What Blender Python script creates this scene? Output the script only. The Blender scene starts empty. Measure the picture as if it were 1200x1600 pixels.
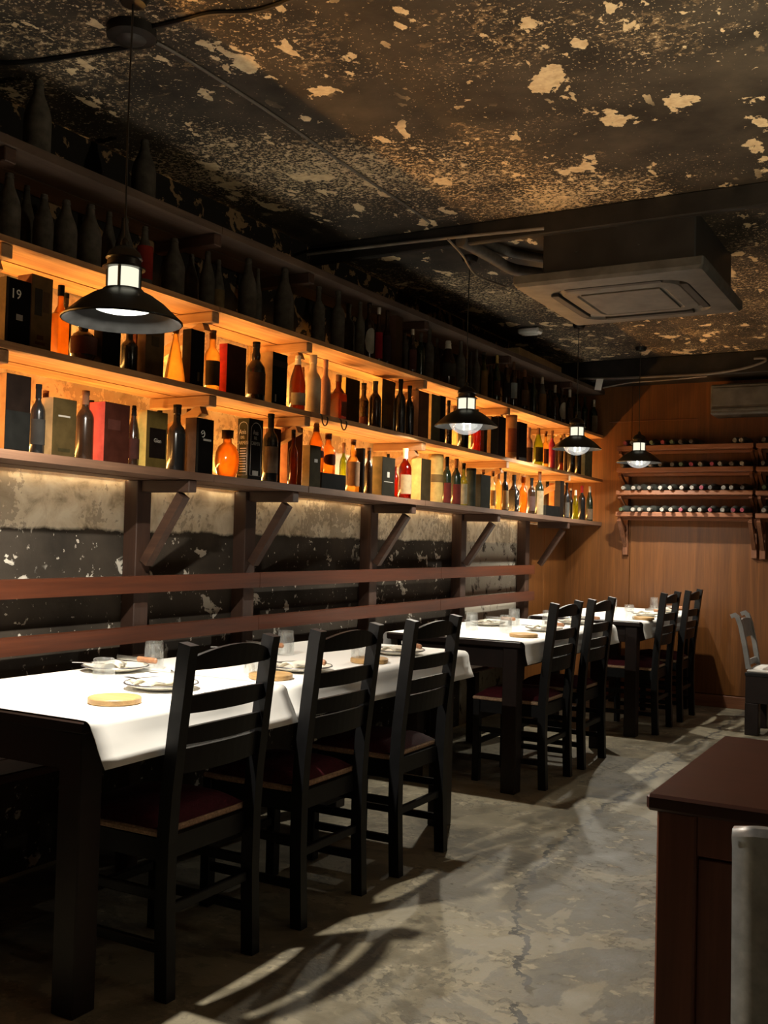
import bpy, bmesh, math, random
from mathutils import Vector, Matrix
random.seed(7)
scene = bpy.context.scene
COL = scene.collection

# ------------------------------------------------------------------ camera
F = 1600.0
YAW, PIT, ROL = (math.radians(a) for a in (-29.34, 1.78, 1.5))
CAMZ = 1.24
_f = Vector((math.sin(YAW)*math.cos(PIT), math.cos(YAW)*math.cos(PIT), math.sin(PIT)))
_r = Vector((math.cos(YAW), -math.sin(YAW), 0)); _u = _r.cross(_f)
RIGHT = math.cos(ROL)*_r + math.sin(ROL)*_u
UP = -math.sin(ROL)*_r + math.cos(ROL)*_u
FWD = _f
CPOS = Vector((0, 0, CAMZ))
cd = bpy.data.cameras.new('camera'); cam = bpy.data.objects.new('camera', cd); COL.objects.link(cam)
cd.sensor_fit = 'HORIZONTAL'; cd.sensor_width = 36; cd.lens = 36*F/1200
cd.clip_start = .02; cd.clip_end = 100
cam.matrix_world = Matrix(((RIGHT.x, UP.x, -FWD.x, 0), (RIGHT.y, UP.y, -FWD.y, 0), (RIGHT.z, UP.z, -FWD.z, CAMZ), (0, 0, 0, 1)))
scene.camera = cam
def ray(x, y): return RIGHT*((x-600)/F) + UP*(-(y-800)/F) + FWD
def onz(x, y, z): d = ray(x, y); return CPOS + d*((z-CAMZ)/d.z)
def onx(x, y, X): d = ray(x, y); return CPOS + d*(X/d.x)
def ony(x, y, Y): d = ray(x, y); return CPOS + d*(Y/d.y)
def depth(p): return (p-CPOS).dot(FWD)

# ------------------------------------------------------------------ world and exposure
w = bpy.data.worlds.new('world'); scene.world = w; w.use_nodes = True
w.node_tree.nodes['Background'].inputs[0].default_value = (.9, .75, .55, 1)
w.node_tree.nodes['Background'].inputs[1].default_value = .004
vs = scene.view_settings
vs.view_transform = 'Standard'; vs.look = 'None'; vs.gamma = 1; vs.use_curve_mapping = False
vs.exposure = 0.0
LAMP_W = 52          # each pendant bulb
STRIP_W = 60         # each LED strip
UPLIGHT_W = 84       # added uplighter out of frame, brightens the ceiling
LEAK_W = 2.6
LAMP_COL = (1, .92, .78)
STRIP_COL = (1, .47, .11)

# ------------------------------------------------------------------ materials
MATS = {}
def nodes(name):
    m = bpy.data.materials.new(name); m.use_nodes = True
    nt = m.node_tree; nt.nodes.clear()
    out = nt.nodes.new('ShaderNodeOutputMaterial')
    MATS[name] = m
    return m, nt, out
class NT:
    def __init__(s, nt): s.nt = nt
    def n(s, t, **kw):
        nd = s.nt.nodes.new('ShaderNode'+t)
        for k, v in kw.items():
            if k == 'inp':
                for i, val in v.items():
                    if hasattr(val, 'is_linked') or hasattr(val, 'links'): s.nt.links.new(val, nd.inputs[i])
                    else: nd.inputs[i].default_value = val
            else: setattr(nd, k, v)
        return nd
    def math(s, op, a, b=None, clamp=False):
        nd = s.nt.nodes.new('ShaderNodeMath'); nd.operation = op; nd.use_clamp = clamp
        for i, v in enumerate((a, b)):
            if v is None: continue
            if hasattr(v, 'links'): s.nt.links.new(v, nd.inputs[i])
            else: nd.inputs[i].default_value = v
        return nd.outputs[0]
    def pos(s): return s.n('NewGeometry').outputs['Position']
    def map(s, vec, sc=(1, 1, 1), loc=(0, 0, 0), rot=(0, 0, 0)):
        nd = s.nt.nodes.new('ShaderNodeMapping'); s.nt.links.new(vec, nd.inputs[0])
        nd.inputs['Scale'].default_value = sc; nd.inputs['Location'].default_value = loc; nd.inputs['Rotation'].default_value = rot
        return nd.outputs[0]
    def noise(s, vec, scale, detail=4, rough=.55, dist=0):
        nd = s.nt.nodes.new('ShaderNodeTexNoise'); s.nt.links.new(vec, nd.inputs['Vector'])
        nd.inputs['Scale'].default_value = scale; nd.inputs['Detail'].default_value = detail
        nd.inputs['Roughness'].default_value = rough; nd.inputs['Distortion'].default_value = dist
        return nd.outputs[0]
    def ramp(s, fac, stops, interp='LINEAR'):
        nd = s.nt.nodes.new('ShaderNodeValToRGB'); s.nt.links.new(fac, nd.inputs[0])
        nd.color_ramp.interpolation = interp
        e = nd.color_ramp.elements
        while len(e) < len(stops): e.new(.5)
        for el, (p, c) in zip(e, stops):
            el.position = p; el.color = (c, c, c, 1) if not hasattr(c, '__len__') else (*c, 1)
        return nd.outputs[0]
    def step(s, fac, a, b):
        nd = s.nt.nodes.new('ShaderNodeMapRange'); nd.clamp = True; s.nt.links.new(fac, nd.inputs[0])
        nd.inputs[1].default_value = a; nd.inputs[2].default_value = b; nd.inputs[3].default_value = 0; nd.inputs[4].default_value = 1
        return nd.outputs[0]
    def mix(s, fac, a, b):
        nd = s.nt.nodes.new('ShaderNodeMix'); nd.data_type = 'RGBA'
        for i, v in ((0, fac), (6, a), (7, b)):
            if hasattr(v, 'links'): s.nt.links.new(v, nd.inputs[i])
            else: nd.inputs[i].default_value = v if i == 0 else (*v, 1)
        return nd.outputs[2]
    def bsdf(s, color, rough=.5, **kw):
        nd = s.nt.nodes.new('ShaderNodeBsdfPrincipled')
        for k, v in (('Base Color', color), ('Roughness', rough), *kw.items()):
            if hasattr(v, 'links'): s.nt.links.new(v, nd.inputs[k])
            else: nd.inputs[k].default_value = (*v, 1) if hasattr(v, '__len__') else v
        return nd
    def bump(s, h, strength=.3, dist=.01):
        nd = s.nt.nodes.new('ShaderNodeBump'); s.nt.links.new(h, nd.inputs['Height'])
        nd.inputs['Strength'].default_value = strength; nd.inputs['Distance'].default_value = dist
        return nd.outputs[0]
def finish(nt, out, sh): nt.links.new(sh.outputs[0], out.inputs[0])

def plain(name, col, rough=.5, metal=0, var=.25, scale=14, spec=.5, bump=0):
    if name in MATS: return MATS[name]
    m, nt, out = nodes(name); t = NT(nt)
    p = t.pos(); n = t.noise(p, scale, 5)
    lo = tuple(c*(1-var) for c in col); hi = tuple(min(1, c*(1+var)) for c in col)
    c = t.ramp(n, [(.3, lo), (.7, hi)])
    kw = {'Metallic': metal, 'Specular IOR Level': spec}
    if bump: kw['Normal'] = t.bump(t.noise(p, scale*4, 4), bump, .004)
    finish(nt, out, t.bsdf(c, rough, **kw)); return m

def wood(name, col, dark, axis, rough=.5, scale=1.0, bump=.15, knots=True, spec=.4, rr=0):
    if name in MATS: return MATS[name]
    m, nt, out = nodes(name); t = NT(nt)
    sc = {'x': (.6, 14, 14), 'y': (14, .6, 14), 'z': (14, 14, .6)}[axis]
    sc = tuple(a*scale for a in sc)
    p = t.pos(); v = t.map(p, sc)
    g = t.noise(v, 1.6, 8, .62, .6); g2 = t.noise(v, 7, 4, .6)
    big = t.noise(p, 2.2, 3)
    f = t.math('ADD', t.math('MULTIPLY', g, .7), t.math('MULTIPLY', g2, .3))
    c = t.ramp(f, [(.34, dark), (.5, tuple((a+b)/2 for a, b in zip(col, dark))), (.62, col)])
    c = t.mix(t.step(big, .42, .75), c, tuple(a*.72 for a in dark)) if knots else c
    finish(nt, out, t.bsdf(c, rough, Normal=t.bump(f, bump, .004), **{'Specular IOR Level': spec})); return m

def emis(name, col, strength):
    m, nt, out = nodes(name); t = NT(nt)
    e = nt.nodes.new('ShaderNodeEmission'); e.inputs[0].default_value = (*col, 1); e.inputs[1].default_value = strength
    finish(nt, out, e); return m

def liquid(name, col, trans=.55):
    """coloured see-through bottle glass with its contents"""
    if name in MATS: return MATS[name]
    m, nt, out = nodes(name); t = NT(nt)
    n = t.noise(t.pos(), 18, 3)
    c = t.ramp(n, [(.3, tuple(a*.75 for a in col)), (.7, col)])
    tr = t.n('BsdfTransparent'); nt.links.new(c, tr.inputs[0])
    tl = t.n('BsdfTranslucent'); nt.links.new(c, tl.inputs[0])
    gl = t.n('BsdfGlossy', inp={0: (1, 1, 1, 1), 1: .12})
    m1 = t.n('MixShader', inp={0: trans}); nt.links.new(tl.outputs[0], m1.inputs[1]); nt.links.new(tr.outputs[0], m1.inputs[2])
    fr = t.n('Fresnel', inp={0: 1.45})
    m2 = t.n('MixShader'); nt.links.new(fr.outputs[0], m2.inputs[0]); nt.links.new(m1.outputs[0], m2.inputs[1]); nt.links.new(gl.outputs[0], m2.inputs[2])
    nt.links.new(m2.outputs[0], out.inputs[0]); return m

def clear_glass(name, tint=(.96, .98, .97), refl=1.0):
    m, nt, out = nodes(name); t = NT(nt)
    tr = t.n('BsdfTransparent', inp={0: (*tint, 1)}); gl = t.n('BsdfGlossy', inp={0: (1, 1, 1, 1), 1: .04})
    fr = t.n('Fresnel', inp={0: 1.5}); f = t.math('MULTIPLY', fr.outputs[0], refl, True)
    mx = t.n('MixShader'); nt.links.new(f, mx.inputs[0]); nt.links.new(tr.outputs[0], mx.inputs[1]); nt.links.new(gl.outputs[0], mx.inputs[2])
    nt.links.new(mx.outputs[0], out.inputs[0]); return m

def glowing_bowl():
    m, nt, out = nodes('lamp_bowl_glass'); t = NT(nt)
    tr = t.n('BsdfTransparent', inp={0: (.95, .96, .95, 1)}); em = t.n('Emission', inp={0: (1, .98, .92, 1), 1: .9}); gl = t.n('BsdfGlossy', inp={0: (1, 1, 1, 1), 1: .05})
    m1 = t.n('MixShader', inp={0: .30}); nt.links.new(tr.outputs[0], m1.inputs[1]); nt.links.new(em.outputs[0], m1.inputs[2])
    m2 = t.n('MixShader', inp={0: .12}); nt.links.new(m1.outputs[0], m2.inputs[1]); nt.links.new(gl.outputs[0], m2.inputs[2])
    nt.links.new(m2.outputs[0], out.inputs[0]); return m
def tumbler_glass():
    m, nt, out = nodes('tumbler_glass'); t = NT(nt)
    tr = t.n('BsdfTransparent', inp={0: (.96, .97, .97, 1)}); gl = t.n('BsdfGlossy', inp={0: (1, 1, 1, 1), 1: .08}); df = t.n('BsdfTranslucent', inp={0: (.85, .86, .86, 1)})
    m1 = t.n('MixShader', inp={0: .13}); nt.links.new(tr.outputs[0], m1.inputs[1]); nt.links.new(gl.outputs[0], m1.inputs[2])
    m2 = t.n('MixShader', inp={0: .05}); nt.links.new(m1.outputs[0], m2.inputs[1]); nt.links.new(df.outputs[0], m2.inputs[2])
    nt.links.new(m2.outputs[0], out.inputs[0]); return m

# setting materials ---------------------------------------------------------
def mat_ceiling():
    m, nt, out = nodes('peeling_black_ceiling_paint'); t = NT(nt)
    p = t.pos()
    wv = t.map(p, (1, 1, 1))
    warp = t.noise(p, 3.0, 3)
    region = t.noise(t.map(p, (.75, .9, .75), (3.1, 1.7, 0)), .95, 3)
    mid = t.noise(wv, 7.0, 7, .62, .4)
    fine = t.noise(t.map(p, (1, 1.15, 1), (9, 2, 0)), 30, 6, .65, .3)
    speck = t.noise(t.map(p, (1, 1, 1), (2, 7, 0)), 75, 4, .6)
    big = t.noise(t.map(p, (1.25, .8, 1), (5.3, 8.6, 0), (0, 0, .5)), 4.6, 5, .5, .25)
    base = t.ramp(t.noise(p, 4, 6, .6), [(.3, (.022, .019, .015)), (.5, (.050, .042, .033)), (.7, (.085, .070, .052))])
    # thin worn zones where the tan undercoat grins through
    wear = t.math('ADD', t.math('MULTIPLY', region, .75), t.math('MULTIPLY', mid, .45))
    tanmask = t.math('MULTIPLY', t.step(wear, .61, .65), t.step(fine, .51, .54))
    c = t.mix(t.math('MULTIPLY', tanmask, .8), base, (.25, .18, .105))
    # scattered chips
    chipm = t.step(t.math('ADD', speck, t.math('MULTIPLY', t.math('SUBTRACT', region, .5), .7)), .615, .63)
    c = t.mix(chipm, c, (.58, .46, .29))
    chip2 = t.step(t.math('ADD', fine, t.math('MULTIPLY', t.math('SUBTRACT', region, .5), .5)), .63, .64)
    c = t.mix(chip2, c, (.70, .57, .37))
    # flaked patches down to the cream plaster, ragged edges
    jag = t.math('MULTIPLY', t.math('SUBTRACT', t.noise(p, 22, 5, .65, .4), .5), .22)
    patches = t.noise(t.map(p, (1.5, .8, 1), (1.3, 4.6, 0), (0, 0, .35)), 9, 4, .5, .3)
    f1 = t.step(t.math('ADD', big, jag), .625, .632)
    f2 = t.math('MULTIPLY', t.step(t.math('ADD', patches, jag), .655, .662), t.step(region, .40, .48))
    flake = t.math('MAXIMUM', f1, f2)
    c = t.mix(flake, c, t.ramp(fine, [(.35, (.66, .50, .29)), (.6, (.86, .72, .47))]))
    h = t.math('ADD', t.math('MULTIPLY', flake, -1.0), t.math('ADD', t.math('MULTIPLY', chip2, -.6), t.math('MULTIPLY', mid, .8)))
    finish(nt, out, t.bsdf(c, .75, Normal=t.bump(h, .5, .006), **{'Specular IOR Level': .25}))
    return m

def mat_wall():
    m, nt, out = nodes('two_tone_flaking_plaster'); t = NT(nt)
    p = t.pos(); sp = t.n('SeparateXYZ', inp={0: p}); z = sp.outputs[2]; y = sp.outputs[1]
    n1 = t.noise(p, 2.4, 5); n2 = t.noise(p, 9, 6, .62, .5); n3 = t.noise(p, 34, 5, .6)
    zz = t.math('ADD', z, t.math('MULTIPLY', t.math('SUBTRACT', n2, .5), .05))
    pale = t.ramp(n2, [(.32, (.34, .27, .18)), (.46, (.66, .56, .41)), (.62, (.80, .72, .57))])
    pale = t.mix(t.math('MULTIPLY', t.step(t.math('ADD', t.math('MULTIPLY', n1, .6), t.math('MULTIPLY', n3, .4)), .515, .53), .7), pale, (.36, .29, .21))
    dark = t.ramp(n1, [(.3, (.022, .018, .014)), (.7, (.075, .060, .045))])
    n5 = t.noise(t.map(p, (1, 1, 1), (3.7, 1.1, 5.2)), 4.2, 7, .66, .35)
    chips = t.math('MAXIMUM', t.math('MULTIPLY', t.step(n2, .60, .615), t.step(n1, .45, .51)), t.step(n5, .645, .655))
    dark = t.mix(chips, dark, (.62, .58, .50))
    chips2 = t.math('MULTIPLY', t.step(n3, .64, .66), t.step(n2, .44, .52))
    dark = t.mix(chips2, dark, (.50, .45, .38))
    # bare pale bay at the far end of the bench
    bay = t.math('MULTIPLY', t.step(y, 6.46, 6.48), t.step(n2, .36, .44))
    lowdark = t.mix(t.math('MULTIPLY', bay, .8), dark, (.50, .46, .38))
    band = t.step(zz, 1.262, 1.275)
    c = t.mix(band, lowdark, pale)
    # the strip above the third shelf is black with brown patches where it peeled
    topdark = t.mix(t.step(n2, .555, .57), (.012, .010, .008), (.22, .145, .075))
    topband = t.step(zz, 2.215, 2.23)
    c = t.mix(topband, c, topdark)
    finish(nt, out, t.bsdf(c, .85, Normal=t.bump(t.math('ADD', n2, t.math('MULTIPLY', chips, .5)), .45, .008), **{'Specular IOR Level': .2}))
    return m

def mat_floor():
    m, nt, out = nodes('worn_patched_concrete'); t = NT(nt)
    p = t.pos(); sp = t.n('SeparateXYZ', inp={0: p}); x, y = sp.outputs[0], sp.outputs[1]
    n1 = t.noise(p, 1.6, 5, .6, .3); n2 = t.noise(p, 6, 7, .65, .3); n3 = t.noise(p, 28, 6, .65); n4 = t.noise(p, 110, 3)
    # joint line between two pours of concrete, wandering away from the camera
    pts = [onz(*q, 0) for q in ((812, 1598), (824, 1500), (806, 1430), (818, 1385), (870, 1320), (935, 1268), (1040, 1195), (1110, 1150))]
    fc = t.n('FloatCurve'); cv = fc.mapping.curves[0]
    y0, y1, x0, x1 = 0., 8., -2.5, 1.0
    P = [(0, (pts[0].x-x0)/(x1-x0))] + [((q.y-y0)/(y1-y0), (q.x-x0)/(x1-x0)) for q in pts] + [(1, (pts[-1].x-x0)/(x1-x0))]
    while len(cv.points) < len(P): cv.points.new(.5, .5)
    for cp, q in zip(cv.points, P): cp.location = q; cp.handle_type = 'VECTOR'
    fc.mapping.update()
    brk = t.noise(t.map(p, (1, 1, 1), (4, 9, 0)), 2.6, 3)
    nt.links.new(t.math('DIVIDE', t.math('SUBTRACT', y, y0), y1-y0), fc.inputs['Value'])
    jx = t.math('ADD', t.math('MULTIPLY', fc.outputs[0], x1-x0), x0)
    d = t.math('ADD', t.math('SUBTRACT', x, jx), t.math('MULTIPLY', t.math('SUBTRACT', n2, .5), .22))
    cw = t.math('ADD', t.math('MULTIPLY', t.step(n3, .35, .7), .018), .003)
    crack = t.math('MULTIPLY', t.math('LESS_THAN', t.math('ABSOLUTE', d), cw), t.step(brk, .36, .44))
    side = t.step(d, -.005, .03)
    ca = t.ramp(n2, [(.30, (.090, .077, .050)), (.5, (.160, .138, .094)), (.68, (.272, .238, .166))])
    cb = t.ramp(n2, [(.30, (.064, .056, .039)), (.5, (.112, .098, .069)), (.68, (.205, .18, .13))])
    c = t.mix(side, ca, cb)
    c = t.mix(t.math('MULTIPLY', t.step(n1, .55, .62), .5), c, (.22, .19, .13))
    lay = t.noise(t.map(p, (1, 1, 1), (6.2, 3.3, 0)), 1.5, 7, .6, .9)
    c = t.mix(t.math('MULTIPLY', t.step(lay, .52, .535), .55), c, (.262, .226, .152))
    c = t.mix(t.math('MULTIPLY', t.step(t.math('SUBTRACT', 1.0, lay), .56, .575), .5), c, (.075, .068, .052))
    pit = t.math('MULTIPLY', t.step(t.math('ADD', t.math('MULTIPLY', n2, .5), t.math('MULTIPLY', n3, .5)), .545, .56), t.step(n1, .44, .5))
    c = t.mix(t.math('MULTIPLY', pit, .55), c, (.085, .078, .062))
    pale = t.step(t.math('ADD', t.math('MULTIPLY', n2, .55), t.math('MULTIPLY', t.noise(p, 19, 5), .45)), .575, .60)
    c = t.mix(t.math('MULTIPLY', pale, .6), c, (.37, .32, .22))
    c = t.mix(t.math('MULTIPLY', t.step(n4, .62, .7), .25), c, (.10, .09, .07))
    c = t.mix(crack, c, (.06, .055, .045))
    h = t.math('ADD', t.math('MULTIPLY', crack, -1.5), t.math('ADD', t.math('MULTIPLY', pit, -.7), t.math('ADD', t.math('MULTIPLY', n2, .8), t.math('MULTIPLY', n3, .35))))
    finish(nt, out, t.bsdf(c, t.ramp(n2, [(.3, .42), (.7, .7)]), Normal=t.bump(h, .55, .012), **{'Specular IOR Level': .45}))
    return m

M_CEIL, M_WALL, M_FLOOR = mat_ceiling(), mat_wall(), mat_floor()
M_PANEL = wood('brown_veneer_panel', (.165, .060, .0125), (.085, .029, .006), 'z', .42, .9, .06, False, .45)
M_PLANKY = wood('rough_pine_plank', (.52, .28, .11), (.20, .085, .03), 'y', .7, .8, .4)
M_PLANKX = wood('rough_pine_crosspiece', (.50, .30, .14), (.26, .13, .055), 'x', .7, 1, .3)
M_OLDPLANK = wood('old_brown_plank', (.17, .088, .048), (.085, .042, .024), 'y', .7, .8, .3)
M_TOPPLANK = wood('old_grey_brown_plank', (.12, .078, .052), (.06, .038, .027), 'y', .75, .8, .3)
M_RAIL = wood('red_brown_rail_wood', (.105, .026, .008), (.048, .012, .004), 'y', .45, .8, .15, False)
M_POST = wood('dark_brown_post_wood', (.075, .036, .021), (.035, .016, .010), 'z', .6, 1, .2)
M_POSTX = wood('dark_brown_bracket_wood', (.075, .036, .021), (.035, .016, .010), 'x', .6, 1, .2)
M_RACK = wood('red_brown_rack_wood', (.24, .095, .042), (.12, .043, .020), 'x', .55, 1, .2, False)
M_RACKZ = wood('red_brown_rack_upright', (.21, .085, .038), (.10, .038, .018), 'z', .55, 1, .2, False)
M_BLACKWOOD = plain('black_painted_wood', (.0045, .0045, .005), .45, 0, .3, 20, .3)
M_TABLE = wood('dark_walnut_table', (.014, .007, .0055), (.008, .004, .003), 'y', .45, 1, .05, False, .3)
M_SIDE = wood('red_brown_lacquer_lit', (.21, .075, .042), (.13, .044, .025), 'z', .38, .8, .03, False, .5)  # light from the camera side painted in as brighter lacquer
M_SIDETOP = wood('red_brown_lacquer_shaded_top', (.055, .018, .012), (.036, .012, .008), 'x', .36, .8, .03, False, .5)  # same lacquer painted darker, as the top catches less light
M_RED = plain('dark_red_upholstery', (.060, .004, .008), .8, 0, .25, 60, .3, .3)
M_ROPE = plain('woven_straw_edge', (.42, .27, .17), .8, 0, .4, 120, .3, .6)
M_CLOTH = plain('white_paper_cloth', (.82, .81, .78), .75, 0, .03, 3, .3)
M_IRON = plain('black_lamp_metal', (.014, .014, .013), .35, .2, .3, 20)
M_SHADEIN = plain('grey_lamp_reflector', (.0035, .0036, .0035), .6, 0, .5, 30, .15)
M_LANTERN = emis('lit_lantern_glass', (1, .95, .72), 1.05)
M_DIFF = emis('lit_bulb_diffuser', (1, .97, .85), 4)
M_BULB = emis('bulb_filament', (1, .95, .82), 16)
M_BOWL = glowing_bowl()
M_CABLE = plain('black_cable', (.012, .012, .012), .4)
M_GREYCABLE = plain('grey_conduit', (.14, .125, .11), .45)
M_BEAM = plain('black_ceiling_beam', (.014, .012, .010), .6, 0, .4, 9, .3, .3)
M_AC = plain('dusty_charcoal_casing', (.085, .085, .08), .55, .1, .35, 9, .4, .1)
M_ACBODY = plain('black_ac_body', (.016, .015, .014), .55, 0, .4, 7)
M_ACDARK = plain('ac_slot_black', (.004, .004, .004), .6)
M_GLASS = tumbler_glass()
M_PLATE = plain('cream_stoneware', (.78, .74, .64), .28, 0, .05, 20)
M_PLATERIM = plain('dark_plate_rim', (.05, .045, .05), .35)
M_BOARD = wood('oak_serving_board', (.52, .33, .14), (.36, .21, .08), 'x', .45, 2.4, .08, False)
M_STEEL = plain('steel_cutlery', (.6, .6, .6), .22, 1, .1)
M_HANDLE = plain('wooden_handle', (.36, .17, .085), .45, 0, .3, 60)
M_NAPKIN = plain('cream_paper_napkin', (.74, .70, .60), .8, 0, .05, 9)
M_BRUSHED = plain('brushed_grey_metal', (.42, .43, .43), .38, .55, .2, 40)
M_WHITE = plain('white_plastic', (.7, .7, .68), .5, 0, .05)
M_CARD = plain('brown_cardboard', (.42, .29, .15), .8, 0, .2, 9)
M_STRIP = emis('warm_led_strip', STRIP_COL, 14)
M_DARKWALL = plain('dark_side_wall', (.03, .022, .016), .7, 0, .3, 3)
M_CONDUIT = plain('grey_pipe_lagging', (.06, .055, .05), .7, 0, .3, 30)
M_INK = plain('pale_print', (.55, .52, .45), .6)
M_INKDIM = plain('dim_print', (.22, .20, .17), .6)

# ------------------------------------------------------------------ mesh helpers
class MB:
    def __init__(s): s.v = []; s.f = []; s.mi = []
    def add(s, vs, fs, mi=0, mat=None):
        b = len(s.v)
        s.v += [tuple(mat @ Vector(v)) if mat else tuple(v) for v in vs]
        s.f += [tuple(i+b for i in f) for f in fs]; s.mi += [mi]*len(fs)
        return s
    def box(s, x0, x1, y0, y1, z0, z1, mi=0, mat=None, ch=0.0):
        if x1 < x0: x0, x1 = x1, x0
        if y1 < y0: y0, y1 = y1, y0
        if z1 < z0: z0, z1 = z1, z0
        if ch <= 0:
            vs = [(x, y, z) for x in (x0, x1) for y in (y0, y1) for z in (z0, z1)]
            return s.add(vs, [(0, 1, 3, 2), (4, 6, 7, 5), (0, 4, 5, 1), (2, 3, 7, 6), (0, 2, 6, 4), (1, 5, 7, 3)], mi, mat)
        ch = min(ch, (x1-x0)*.45, (y1-y0)*.45, (z1-z0)*.45)
        bm = bmesh.new(); bmesh.ops.create_cube(bm, size=1)
        for v in bm.verts: v.co = Vector((x0+(v.co.x+.5)*(x1-x0), y0+(v.co.y+.5)*(y1-y0), z0+(v.co.z+.5)*(z1-z0)))
        bmesh.ops.bevel(bm, geom=bm.edges[:], offset=ch, segments=1, affect='EDGES')
        bm.verts.index_update()
        s.add([v.co[:] for v in bm.verts], [[v.index for v in f.verts] for f in bm.faces], mi, mat); bm.free()
        return s
    def lathe(s, prof, seg=20, cx=0, cy=0, mi=0, mat=None, cap0=True, cap1=True, sx=1, sy=1):
        vs = []; fs = []
        for r, z in prof:
            for i in range(seg):
                a = 2*math.pi*i/seg; vs.append((cx+sx*r*math.cos(a), cy+sy*r*math.sin(a), z))
        for j in range(len(prof)-1):
            for i in range(seg):
                k = (i+1) % seg
                fs.append((j*seg+i, j*seg+k, (j+1)*seg+k, (j+1)*seg+i))
        if cap0: fs.append(tuple(reversed(range(seg))))
        if cap1: fs.append(tuple(range((len(prof)-1)*seg, len(prof)*seg)))
        return s.add(vs, fs, mi, mat)
    def tube(s, pts, r, seg=8, mi=0):
        pts = [Vector(p) for p in pts]; vs = []; fs = []; n = len(pts)
        rr = r if hasattr(r, '__len__') else [r]*n
        prev = None
        for i, p in enumerate(pts):
            d = (pts[min(i+1, n-1)]-pts[max(i-1, 0)]).normalized()
            if prev is None:
                a = Vector((0, 0, 1)) if abs(d.z) < .9 else Vector((1, 0, 0))
                u = d.cross(a).normalized()
            else: u = (prev-d*prev.dot(d)).normalized()
            prev = u; v = d.cross(u)
            for k in range(seg):
                t = 2*math.pi*k/seg; vs.append(p+u*(rr[i]*math.cos(t))+v*(rr[i]*math.sin(t)))
        for i in range(n-1):
            for k in range(seg):
                q = (k+1) % seg; fs.append((i*seg+k, i*seg+q, (i+1)*seg+q, (i+1)*seg+k))
        fs.append(tuple(reversed(range(seg)))); fs.append(tuple(range((n-1)*seg, n*seg)))
        return s.add(vs, fs, mi)
    def sweep(s, pts, a, b, mi=0):
        """rectangular bar: pts in the xz plane at given y (list of (x,y,z)); a = width in y, b = thickness"""
        vs = []; fs = []; n = len(pts); P = [Vector(p) for p in pts]
        for i, p in enumerate(P):
            d = (P[min(i+1, n-1)]-P[max(i-1, 0)]).normalized()
            yv = Vector((0, 1, 0)); u = d.cross(yv).normalized()
            for sy, su in ((-1, -1), (1, -1), (1, 1), (-1, 1)): vs.append(p+yv*(sy*a/2)+u*(su*b/2))
        for i in range(n-1):
            for k in range(4):
                q = (k+1) % 4; fs.append((i*4+k, i*4+q, (i+1)*4+q, (i+1)*4+k))
        fs.append((3, 2, 1, 0)); fs.append(tuple(range((n-1)*4, n*4)))
        return s.add(vs, fs, mi)
    def beam(s, p0, p1, a, b, mi=0, up=(0, 0, 1)):
        """bar between two points, a across, b along up"""
        p0, p1 = Vector(p0), Vector(p1); d = (p1-p0).normalized(); upv = Vector(up)
        sd = d.cross(upv).normalized(); u = sd.cross(d).normalized(); vs = []
        for p in (p0, p1):
            for i, j in ((-1, -1), (1, -1), (1, 1), (-1, 1)): vs.append(p+sd*(i*a/2)+u*(j*b/2))
        return s.add(vs, [(3, 2, 1, 0), (4, 5, 6, 7), (0, 1, 5, 4), (1, 2, 6, 5), (2, 3, 7, 6), (3, 0, 4, 7)], mi)
    def prism(s, poly, y0, y1, mi=0):
        """polygon in xz extruded along y"""
        n = len(poly); vs = [(x, y0, z) for x, z in poly]+[(x, y1, z) for x, z in poly]
        fs = [tuple(range(n)), tuple(reversed(range(n, 2*n)))]
        for i in range(n): j = (i+1) % n; fs.append((i, n+i, n+j, j))
        return s.add(vs, fs, mi)
    def mesh(s, name, mats, smooth=False):
        me = bpy.data.meshes.new(name); me.from_pydata(s.v, [], s.f)
        for m in (mats if isinstance(mats, (list, tuple)) else [mats]): me.materials.append(m)
        me.polygons.foreach_set('material_index', s.mi)
        me.validate(clean_customdata=False)
        bm = bmesh.new(); bm.from_mesh(me); bmesh.ops.recalc_face_normals(bm, faces=bm.faces[:]); bm.to_mesh(me); bm.free()
        if smooth:
            me.polygons.foreach_set('use_smooth', [True]*len(me.polygons)); me.set_sharp_from_angle(angle=math.radians(38))
        me.update(); return me
    def obj(s, name, mats, parent=None, smooth=False, kind=None):
        o = bpy.data.objects.new(name, s.mesh(name, mats, smooth)); COL.objects.link(o)
        if parent: o.parent = parent
        if kind: o['kind'] = kind
        return o
def tag(o, label, cat, group=None):
    o['label'] = label; o['category'] = cat
    if group: o['group'] = group
    return o
def empty(name, label, cat, loc=(0, 0, 0), rz=0, group=None):
    o = bpy.data.objects.new(name, None); COL.objects.link(o); o.location = loc; o.rotation_euler = (0, 0, rz)
    o.empty_display_size = .05
    return tag(o, label, cat, group)
def struct(o, label=None):
    o['kind'] = 'structure'
    if label: o['label'] = label
    return o
def copy_tree(o, parent=None):
    c = o.copy(); COL.objects.link(c)
    if parent: c.parent = parent; c.matrix_parent_inverse = o.matrix_parent_inverse
    for ch in list(o.children): copy_tree(ch, c)
    return c
def light(name, kind, loc, energy, col, **kw):
    l = bpy.data.lights.new(name, kind); l.energy = energy; l.color = col
    for k, v in kw.items(): setattr(l, k, v)
    o = bpy.data.objects.new(name, l); COL.objects.link(o); o.location = loc; return o
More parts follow.
